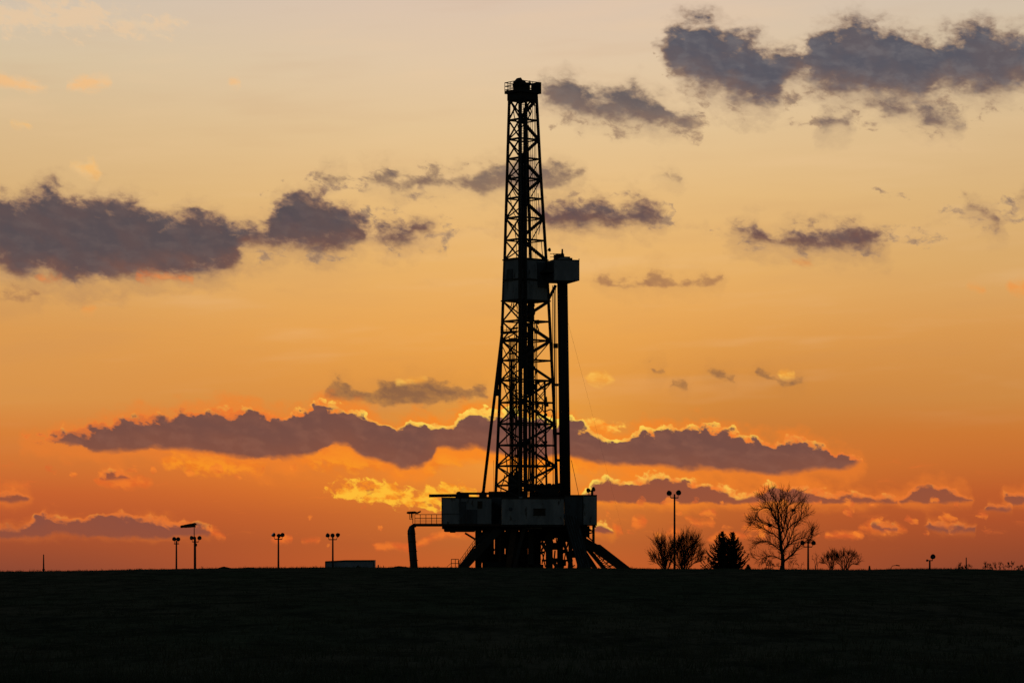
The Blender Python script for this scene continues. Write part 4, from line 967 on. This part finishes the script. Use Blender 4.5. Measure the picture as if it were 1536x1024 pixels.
# ================================================================== small buildings, posts
YS = 520.0
def sbox(px0, px1, py0, py1, d0, d1, zb=None):
    a, b = at(px0, py0, YS), at(px1, py1, YS)
    return MB().box(a.x, b.x, YS + d0, YS + d1, b.z if zb is None else zb, a.z)
sr = at(526, 852, YS); sr.z = gz(526, YS)
SH = tag(empty('storage_shed', sr), 'pale low storage shed with a dark flat roof behind the brow, left of the rig', 'shed')
a0, b0 = at(489.8, 842.4, YS), at(562.3, 840.6, YS); m0 = at(526, 841.0, YS)
pl = [Vector((a0.x, YS, sr.z - .2)), Vector((b0.x, YS, sr.z - .2)), Vector((b0.x, YS, b0.z)), Vector((at(520, 0, YS).x, YS, at(0, 840.8, YS).z)), Vector((a0.x, YS, a0.z))]
W_ = MB().prism(pl, Vector((0, 6, 0))).build('wall', M['shed'], SH)
for q0, q1 in ((pl[4], pl[3]), (pl[3], pl[2])): MB().bar(q0 + UP * .06 - Vector((0, 0, 0)), q1 + UP * .06, 6.5, .14).build('roof', M['roof'], SH)
for q in (489.9, 562.2): MB().bar(Vector((at(q, 0, YS).x, YS - 3.05, sr.z)), Vector((at(q, 0, YS).x, YS - 3.05, at(0, 841.5, YS).z)), .16).build('corner_trim', M['roof'], SH)
for q in (505, 533, 549): MB().bar(Vector((at(q, 0, YS).x, YS - 3.04, sr.z)), Vector((at(q, 0, YS).x, YS - 3.04, at(0, 842, YS).z)), .05).build('wall_seam', M['shed'], SH)
hp = MB(); hc = at(537, 850, 500); hb = gz(537, 500)
for r_ in range(11):
    for a_ in range(24):
        q = r_ / 10; a = 2 * PI * a_ / 24; x = hc.x + math.cos(a) * q * 2.6 + .4 * q; y = 500 + math.sin(a) * q * 2.6
        hp.v.append(Vector((x, y, ground_z(x, y) - .1 + (at(0, 845.6, 500).z - hb) * (1 - q) ** .9 * (1 + .12 * fbm(x, y, 2)))))
hp.f = [(r_ * 24 + a_, r_ * 24 + (a_ + 1) % 24, (r_ + 1) * 24 + (a_ + 1) % 24, (r_ + 1) * 24 + a_) for r_ in range(10) for a_ in range(24)]
tag(hp.build('spoil_heap', M['earth'], smooth=True), 'dark pointed spoil heap in front of the pale shed', 'spoil heap')
def post(name, px, py, Y, r, lb, cat, group=None, cap=True):
    b = at(px, 852, Y); b.z = gz(px, Y); t_ = at(px, py, Y)
    root = tag(empty(name, b), lb, cat, group)
    MB().tube([b - UP * .2, t_.lerp(b, .62), t_], [r, r * .9, r * .55], 8).build('shaft', ST, root)
    if cap: MB().lathe(t_.lerp(b, .62) - UP * .1, UP, [(0, r * .8), (0, r * 1.5), (.2, r * 1.5), (.2, r * .8)], 8).build('collar', BK, root)
post('utility_pole', 65.4, 831, 450, .13, 'lone bare pole at the far left of the horizon', 'pole')
post('antenna_mast', 1449.4, 835.6, 560, .16, 'thin tapering antenna mast rising between two small shrubs at the right', 'antenna')
post('marker_post', 1304.2, 848, 400, .16, 'short stubby post on the brow right of the round bare bush', 'post', 'low posts along the brow', False)
post('marker_post', 567.4, 846.5, 400, .11, 'short thick post just right of the pale shed', 'post', 'low posts along the brow', False)
post('marker_post', 575.2, 847.6, 400, .06, 'short thin post second to the right of the pale shed', 'post', 'low posts along the brow', False)
sb_ = at(1336, 852, 700); sb_.z = gz(1336, 700)
SL = tag(empty('street_lamp', sb_), 'tiny far street lamp with a long curved arm, left of the right-hand mound', 'street lamp')
MB().tube([sb_, at(1336.5, 851, 700), at(1339, 848, 700), at(1345, 847.2, 700)], .07, 6).build('pole', ST, SL)
MB().tube([at(1344, 847.2, 700), at(1349.5, 848, 700)], .13, 6).build('lamp_head', BK, SL)

# ================================================================== bare trees
class Tree:
    def __init__(s, seed, twig=.016, ns=5):
        s.r = random.Random(seed); s.trunk = MB(); s.limb = MB(); s.twigm = MB(); s.tw = twig; s.ns = ns
    def path(s, pts, r0, r1, mb=None, n=6, wob=.0):
        k = len(pts); s_pts = []
        for i in range(k - 1):                               # Catmull-Rom through the given points
            p0, p1, p2, p3 = pts[max(0, i - 1)], pts[i], pts[i + 1], pts[min(k - 1, i + 2)]
            for q in range(4):
                t_ = q / 4
                p = .5 * ((2 * p1) + (p2 - p0) * t_ + (2 * p0 - 5 * p1 + 4 * p2 - p3) * t_ ** 2 + (3 * p1 - p0 - 3 * p2 + p3) * t_ ** 3)
                if wob and (i or q): p = p + Vector((s.r.gauss(0, wob), s.r.gauss(0, wob), s.r.gauss(0, wob)))
                s_pts.append(p)
        s_pts.append(pts[-1]); m = len(s_pts)
        rs = [r0 + (r1 - r0) * (i / (m - 1)) ** .8 for i in range(m)]
        (mb or s.limb).tube(s_pts, rs, n)
        return s_pts, rs
    def grow(s, p, d, L, r, depth, up=.25, spread=.6, mb=None):
        """a wandering shoot that forks"""
        n = max(3, int(L / .28)); pts = [p]; d = d.normalized()
        for i in range(n):
            d = (d + Vector((s.r.gauss(0, .08), s.r.gauss(0, .08), s.r.gauss(0, .07) + up * .10))).normalized(); pts.append(pts[-1] + d * L / n)
        r1 = max(s.tw * .6, r * .35); rs = [r + (r1 - r) * i / n for i in range(n + 1)]
        (s.limb if depth > 1 else s.twigm).tube(pts, rs, s.ns if depth > 1 else 3, caps=False)
        if depth <= 0: return
        m = s.r.randint(4, 6)
        for k in range(m):
            i = min(n, max(1, int(n * (.25 + .75 * (k + s.r.random()) / m))))
            dd = (pts[i] - pts[i - 1]).normalized(); a = s.r.uniform(0, 2 * PI)
            side = dd.cross(Vector((math.cos(a), math.sin(a), s.r.uniform(-.4, .8)))).normalized()
            s.grow(pts[i], dd * (1 - spread * .45) + side * spread + UP * up * .4, L * s.r.uniform(.45, .8), max(s.tw, rs[i] * .6), depth - 1, up, spread)
    def shoots(s, pts, rs, n, L, depth, up=.25, spread=.7, start=.25):
        m = len(pts)
        for k in range(n):
            i = min(m - 1, max(1, int(m * (start + (1 - start) * (k + s.r.random()) / n))))
            dd = (pts[i] - pts[i - 1]).normalized(); a = s.r.uniform(0, 2 * PI)
            side = dd.cross(Vector((math.cos(a), math.sin(a), s.r.uniform(-.5, .7)))).normalized()
            s.grow(pts[i], dd * .6 + side * spread + UP * up * .4, L * s.r.uniform(.55, 1.15), max(s.tw, min(.06, rs[i] * .5)), depth, up, spread)
def finish(tr, root, m=None, one=False):
    m = m or M['bark']
    if one:
        tr.limb.add(tr.twigm.v, tr.twigm.f); tr.limb.build('branches', m, root); return
    if tr.trunk.v: tr.trunk.build('trunk', m, root, smooth=True)
    if tr.limb.v: tr.limb.build('limbs', m, root)
    if tr.twigm.v: tr.twigm.build('twigs', m, root)

# the big bare tree: its limbs follow the forks that can be read in the photograph
YT = 430.0
def T(px, py, d=0.0): return at(px, py, YT + d)
tb_ = T(1173.5, 852); tb_.z = gz(1173.5, YT)
BT = tag(empty('bare_tree', tb_), 'tall wide bare tree with forked leafless branches, biggest tree on the brow', 'tree')
t = Tree(21, .017)
tp, trs = t.path([tb_ - UP * .2, T(1174, 846), T(1174, 835), T(1171.5, 818), T(1170, 800, -.1), T(1167.5, 785, -.2)], .30, .17, t.trunk, 8)
t.trunk.lathe(tb_ - UP * .2, UP, [(0, .75), (.25, .5), (.6, .36), (1.0, .29)], 9)
LM = [([(1174, 843), (1184, 834, .2), (1194, 826, .5), (1203, 815, .7), (1212, 808, .8), (1222, 803, .9), (1226, 795, 1)], .15, 14), ([(1172, 836), (1176, 822, -.4), (1183, 812, -.8), (1188, 800, -1), (1193, 786, -1.1), (1200, 775, -1.2), (1210, 768, -1.3), (1217, 762, -1.3)], .14, 16),
      ([(1167.5, 785, -.2), (1162, 772), (1157, 762, .3), (1152, 750, .5), (1145, 741, .6), (1140, 735, .6)], .12, 15), ([(1167.5, 785, -.2), (1167.5, 770, .4), (1166, 755, .6), (1164, 742, .7), (1155, 732, .8), (1154, 728, .8)], .13, 14),
      ([(1170, 800), (1176, 784, .5), (1180, 768, .8), (1182, 752, .9), (1188, 742, 1), (1190, 735, 1)], .13, 15), ([(1171, 815), (1180, 796, -.8), (1184, 778, -1), (1190, 762, -1.2), (1197, 750, -1.3), (1204, 742, -1.4)], .12, 15),
      ([(1168, 788), (1158, 782, -.7), (1148, 778, -1), (1138, 776, -1.2), (1130, 771, -1.2), (1124, 774, -1.2)], .09, 14), ([(1170, 806), (1160, 796, .8), (1150, 791, 1.1), (1140, 786, 1.3), (1131, 780, 1.3), (1126, 776, 1.3)], .10, 14),
      ([(1172, 824), (1160, 814, -.9), (1150, 808, -1.2), (1140, 807, -1.3), (1131, 810, -1.4)], .09, 14), ([(1174, 840), (1163, 833, .7), (1150, 831, 1.1), (1140, 835, 1.3), (1131, 838, 1.4)], .08, 12),
      ([(1167, 785), (1163, 765, -.6), (1155, 755, -.9), (1144, 752, -1), (1134, 757, -1.1)], .08, 12), ([(1177, 820), (1192, 808, .9), (1205, 803, 1.2), (1218, 800, 1.3), (1224, 790, 1.3)], .08, 13),
      ([(1181, 790), (1190, 780, .7), (1201, 773, .9), (1206, 760, .9), (1205, 748, .9)], .08, 12), ([(1166, 760), (1170, 748, -.4), (1174, 738, -.5), (1176, 730, -.5)], .08, 10), ([(1175, 790, .4), (1172, 772, -.8), (1174, 757, -.9), (1178, 744, -.9)], .08, 12)]
for pts, r0, n in LM:
    pts = [(1173 + (q[0] - 1173) * .89, 852 - (852 - q[1]) * .91) + tuple(q[2:]) for q in pts]
    pp, rs = t.path([T(*q) for q in pts], r0, .028, t.limb, 6, .025)
    t.shoots(pp, rs, int(n * 2.4), 1.4, 1, .35, .48, .12)
for _ in range(9): t.shoots(tp, trs, 3, 1.1, 1, .2, .8, .3)
finish(t, BT)
# clumps caught in its branches
def nest(px, py, r, lb, n=60):
    q = random.Random(int(px)); mb = MB(); c = T(px, py, -.2)
    for _ in range(n):
        d = Vector((q.gauss(0, 1), q.gauss(0, 1), q.gauss(0, .6))).normalized(); o = Vector((q.uniform(-1, 1), q.uniform(-1, 1), q.uniform(-.7, .7))) * r * .6
        mb.tube([c + o - d * r * .6, c + o + Vector((0, 0, .02)), c + o + d * r * .6], .022, 4)
    tag(mb.build('twig_nest', M['bark']), lb, 'nest', 'dark twig clumps in the big bare tree')
nest(1155, 787.5, .36, 'dark twig clump on the lower left branch of the big bare tree'); nest(1190, 765, .36, 'dark twig clump high on the right of the big bare tree')

def shrub(name, lb, cat, px, Y, stems, seed, depth=2, L=1.0, twig=.017, up=.5, spread=.5, n=10, group=None, r0=.07):
    b = at(px, 852, Y); b.z = gz(px, Y)
    root = tag(empty(name, b), lb, cat, group); t = Tree(seed, twig, 4)
    for pts in stems:
        w = [b + Vector((t.r.uniform(-.25, .25), t.r.uniform(-.25, .25), -.1))] + [at(px + (x - px) * .84, 852 - (852 - y) * (.78 if L > .65 else .9), Y + t.r.uniform(-1, 1) * (i + 1) / len(pts)) for i, (x, y) in enumerate(pts)]
        pp, rs = t.path(w, r0, .02, t.limb, 5, .02); t.shoots(pp, rs, n, L, depth, up, spread, .12)
    finish(t, root, one=L < .75); return root
GS = 'leafless shrubs on the brow right of the rig'
shrub('bare_shrub', 'tall open leafless shrub left of the tallest floodlight mast', 'shrub', 998, 440, [[(993, 835), (986, 815), (984, 808)], [(998, 828), (997, 812), (996, 803)], [(1003, 832), (1007, 816), (1008, 806)], [(990, 842), (984, 834), (979, 829)],
      [(1000, 838), (1002, 825), (1003, 812)], [(994, 838), (991, 822), (990, 810)], [(1006, 842), (1013, 832), (1017, 822)], [(988, 847), (980, 841), (976, 838)], [(995, 832), (990, 814), (990, 805)]], 3, 1, 1.45, .014, .6, .40, 36, GS)
shrub('bare_shrub', 'densest leafless shrub, right behind the tallest floodlight mast', 'shrub', 1025, 443, [[(1021, 830), (1018, 814), (1018, 808)], [(1025, 825), (1025, 808), (1027, 798)], [(1030, 826), (1036, 810), (1039, 801)], [(1032, 834), (1044, 818), (1050, 810)], [(1034, 842), (1046, 832), (1053, 826)],
      [(1018, 840), (1013, 826), (1012, 816)], [(1012, 845), (1005, 838), (1002, 830)], [(1038, 846), (1050, 840), (1057, 836)], [(1028, 830), (1041, 815), (1046, 804)], [(1027, 832), (1031, 812), (1034, 798)], [(1023, 836), (1021, 818), (1022, 804)], [(1030, 838), (1040, 824), (1045, 808)]], 4, 1, 1.5, .015, .6, .40, 42, GS)
shrub('bare_bush', 'small rounded leafless bush, left one of the low pair beside the short floodlight mast', 'bush', 1247, 455, [[(1243, 842), (1240, 834), (1239, 830)], [(1247, 840), (1246, 830), (1247, 825)], [(1251, 842), (1254, 834), (1255, 829)], [(1241, 846), (1236, 842), (1233, 839)], [(1249, 844), (1251, 832), (1252, 827)]], 6, 1, .95, .014, .5, .42, 28, GS, .05)
shrub('bare_bush', 'broad fan-shaped leafless bush on the brow, right one of the low pair', 'bush', 1268, 455, [[(1262, 842), (1258, 834), (1256, 830)], [(1266, 838), (1264, 830), (1264, 825)], [(1270, 838), (1272, 828), (1274, 825)], [(1275, 842), (1282, 834), (1286, 830)], [(1276, 847), (1285, 843), (1291, 840)], [(1272, 840), (1278, 830), (1281, 827)], [(1261, 847), (1254, 842), (1252, 838)]], 8, 1, 1.0, .014, .5, .42, 28, GS, .06)
shrub('bare_shrub', 'thin wispy leafless sapling just right of the short floodlight mast', 'shrub', 1224, 460, [[(1222, 842), (1218, 836)], [(1225, 840), (1226, 832)], [(1227, 845), (1233, 842)]], 9, 1, .6, .012, .3, .5, 8, GS, .04)
shrub('bare_shrub', 'tiny leafless sprig between the big bare tree and the short floodlight mast', 'shrub', 1200, 460, [[(1198, 848), (1195, 845)], [(1202, 848), (1205, 845)]], 10, 1, .4, .012, .3, .5, 6, GS, .03)
shrub('bare_bush', 'low tangled leafless bush under the left side of the big bare tree', 'bush', 1153, 445, [[(1148, 845), (1144, 840)], [(1152, 845), (1150, 838)], [(1157, 846), (1160, 843)], [(1160, 849), (1167, 848)]], 12, 2, .5, .013, .2, .7, 9, GS, .05)
shrub('bare_bush', 'low leafless bush tight against the right of the big tree trunk', 'bush', 1186, 445, [[(1183, 846), (1181, 840)], [(1187, 845), (1190, 838)], [(1190, 848), (1193, 842)]], 13, 1, .6, .012, .3, .6, 9, GS, .04)
shrub('bare_bush', 'tiny round leafless bush left of the thin antenna mast', 'bush', 1440, 560, [[(1438, 853), (1436, 851)], [(1440, 852), (1440, 849.5)], [(1442, 853), (1444, 852)]], 14, 2, .5, .014, .3, .6, 10, GS, .05)
shrub('bare_bush', 'tiny leafless bush round the foot of the thin antenna mast', 'bush', 1450, 555, [[(1448, 853), (1447, 851)], [(1451, 853), (1453, 850)]], 15, 2, .5, .014, .3, .6, 9, GS, .05)
shrub('bare_bush', 'low dense leafless bush, left end of the scrub line at the right edge', 'bush', 1480, 560, [[(1478, 853), (1477, 849)], [(1481, 853), (1482, 849)], [(1484, 854), (1487, 852)]], 16, 2, .6, .014, .4, .5, 10, GS, .05)
shrub('bare_bush', 'thin see-through leafless bush in the middle of the scrub line at the right edge', 'bush', 1500, 565, [[(1494, 854), (1491, 852)], [(1500, 853), (1500, 849)], [(1506, 853), (1509, 850)]], 17, 2, .7, .014, .5, .4, 9, GS, .05)
shrub('bare_bush', 'leafless bush with two spiky tops near the right edge of the scrub line', 'bush', 1517, 560, [[(1513, 853), (1513, 847)], [(1518, 852), (1520, 847)], [(1522, 855), (1526, 853)]], 18, 2, .6, .014, .5, .4, 9, GS, .05)
shrub('bare_bush', 'low dark bush cut by the right edge of the picture', 'bush', 1534, 560, [[(1530, 856), (1528, 854)], [(1535, 855), (1536, 853)], [(1540, 856), (1543, 853)]], 19, 2, .6, .016, .2, .6, 12, GS, .06)

# ================================================================== spruces
def spruce(px, top, wl, wr, Y, lb, seed):
    q = random.Random(seed); b = at(px, 852, Y); b.z = gz(px, Y); tp = at(px, top, Y); H = (tp - b).length
    root = tag(empty('spruce_tree', b), lb, 'spruce', 'dark spruces between the bare shrubs and the big bare tree')
    MB().tube([b - UP * .2, b.lerp(tp, .5), tp], [.2, .1, .015], 8).build('trunk', M['bark'], root)
    cr = MB(); z = .25
    while z < H - .1:
        f_ = z / H; rad = (1 - f_) ** .95; k = 7 if f_ < .8 else 5; off = q.uniform(0, 2 * PI)
        for j in range(k):
            a = off + 2 * PI * j / k + q.uniform(-.25, .25); side = math.cos(a)
            L = ((wl if side < 0 else wr) / F * Y * abs(side) + (wl + wr) / 2 / F * Y * (1 - abs(side))) * rad * q.uniform(.55, 1.15) + .05
            d = Vector((math.cos(a), math.sin(a), 0)); o = Vector((b.x, b.y, b.z + z + q.uniform(-.06, .06)))
            lift = q.uniform(.0, .35) + .5 * f_; n = 6; pts = [o + d * L * t_ / n + UP * (L * (lift * (t_ / n) ** 2 - .22 * math.sin(PI * t_ / n) * (1 - f_))) for t_ in range(n + 1)]
            cr.tube(pts, [.03 * (1 - t_ / n) + .012 for t_ in range(n + 1)], 3, caps=False)
            for i in range(1, n + 1):                         # flat needle sprays along the bough
                for _ in range(3 + int(L * 2.6)):
                    c = pts[i - 1].lerp(pts[i], q.random()); w = .42 * (1 - .5 * i / n) * (.10 + .90 * rad) + .05
                    for s_ in (-1, 1):
                        e = c + (d * q.uniform(.2, .6) + Vector((-d.y, d.x, 0)) * s_ * q.uniform(.5, 1) + UP * q.uniform(-.7, .5)) * w
                        m_ = c + d * .06 + UP * q.uniform(-.06, .06); cr.add([c - d * .05, m_ + UP * .05, e, m_ - UP * .05], [(0, 1, 2), (0, 2, 3)])
            e = pts[-1]; cr.add([e - d * .12 + UP * .05, e - d * .12 - UP * .05, e + d * .2 + UP * q.uniform(0, .22)], [(0, 1, 2)])
        z += .23 - .07 * f_
    cr.build('needles', M['needle'], root)
spruce(1083.5, 796.5, 33, 30, 438, 'left one of the two merged dark spruces, its top the slimmer', 31)
spruce(1099, 797.5, 34, 33, 436, 'right one of the two merged dark spruces, with boughs sweeping low to the right', 32)
spruce(1122, 846, 4, 5, 434, 'tiny spruce sprig at the right foot of the merged spruces', 34)
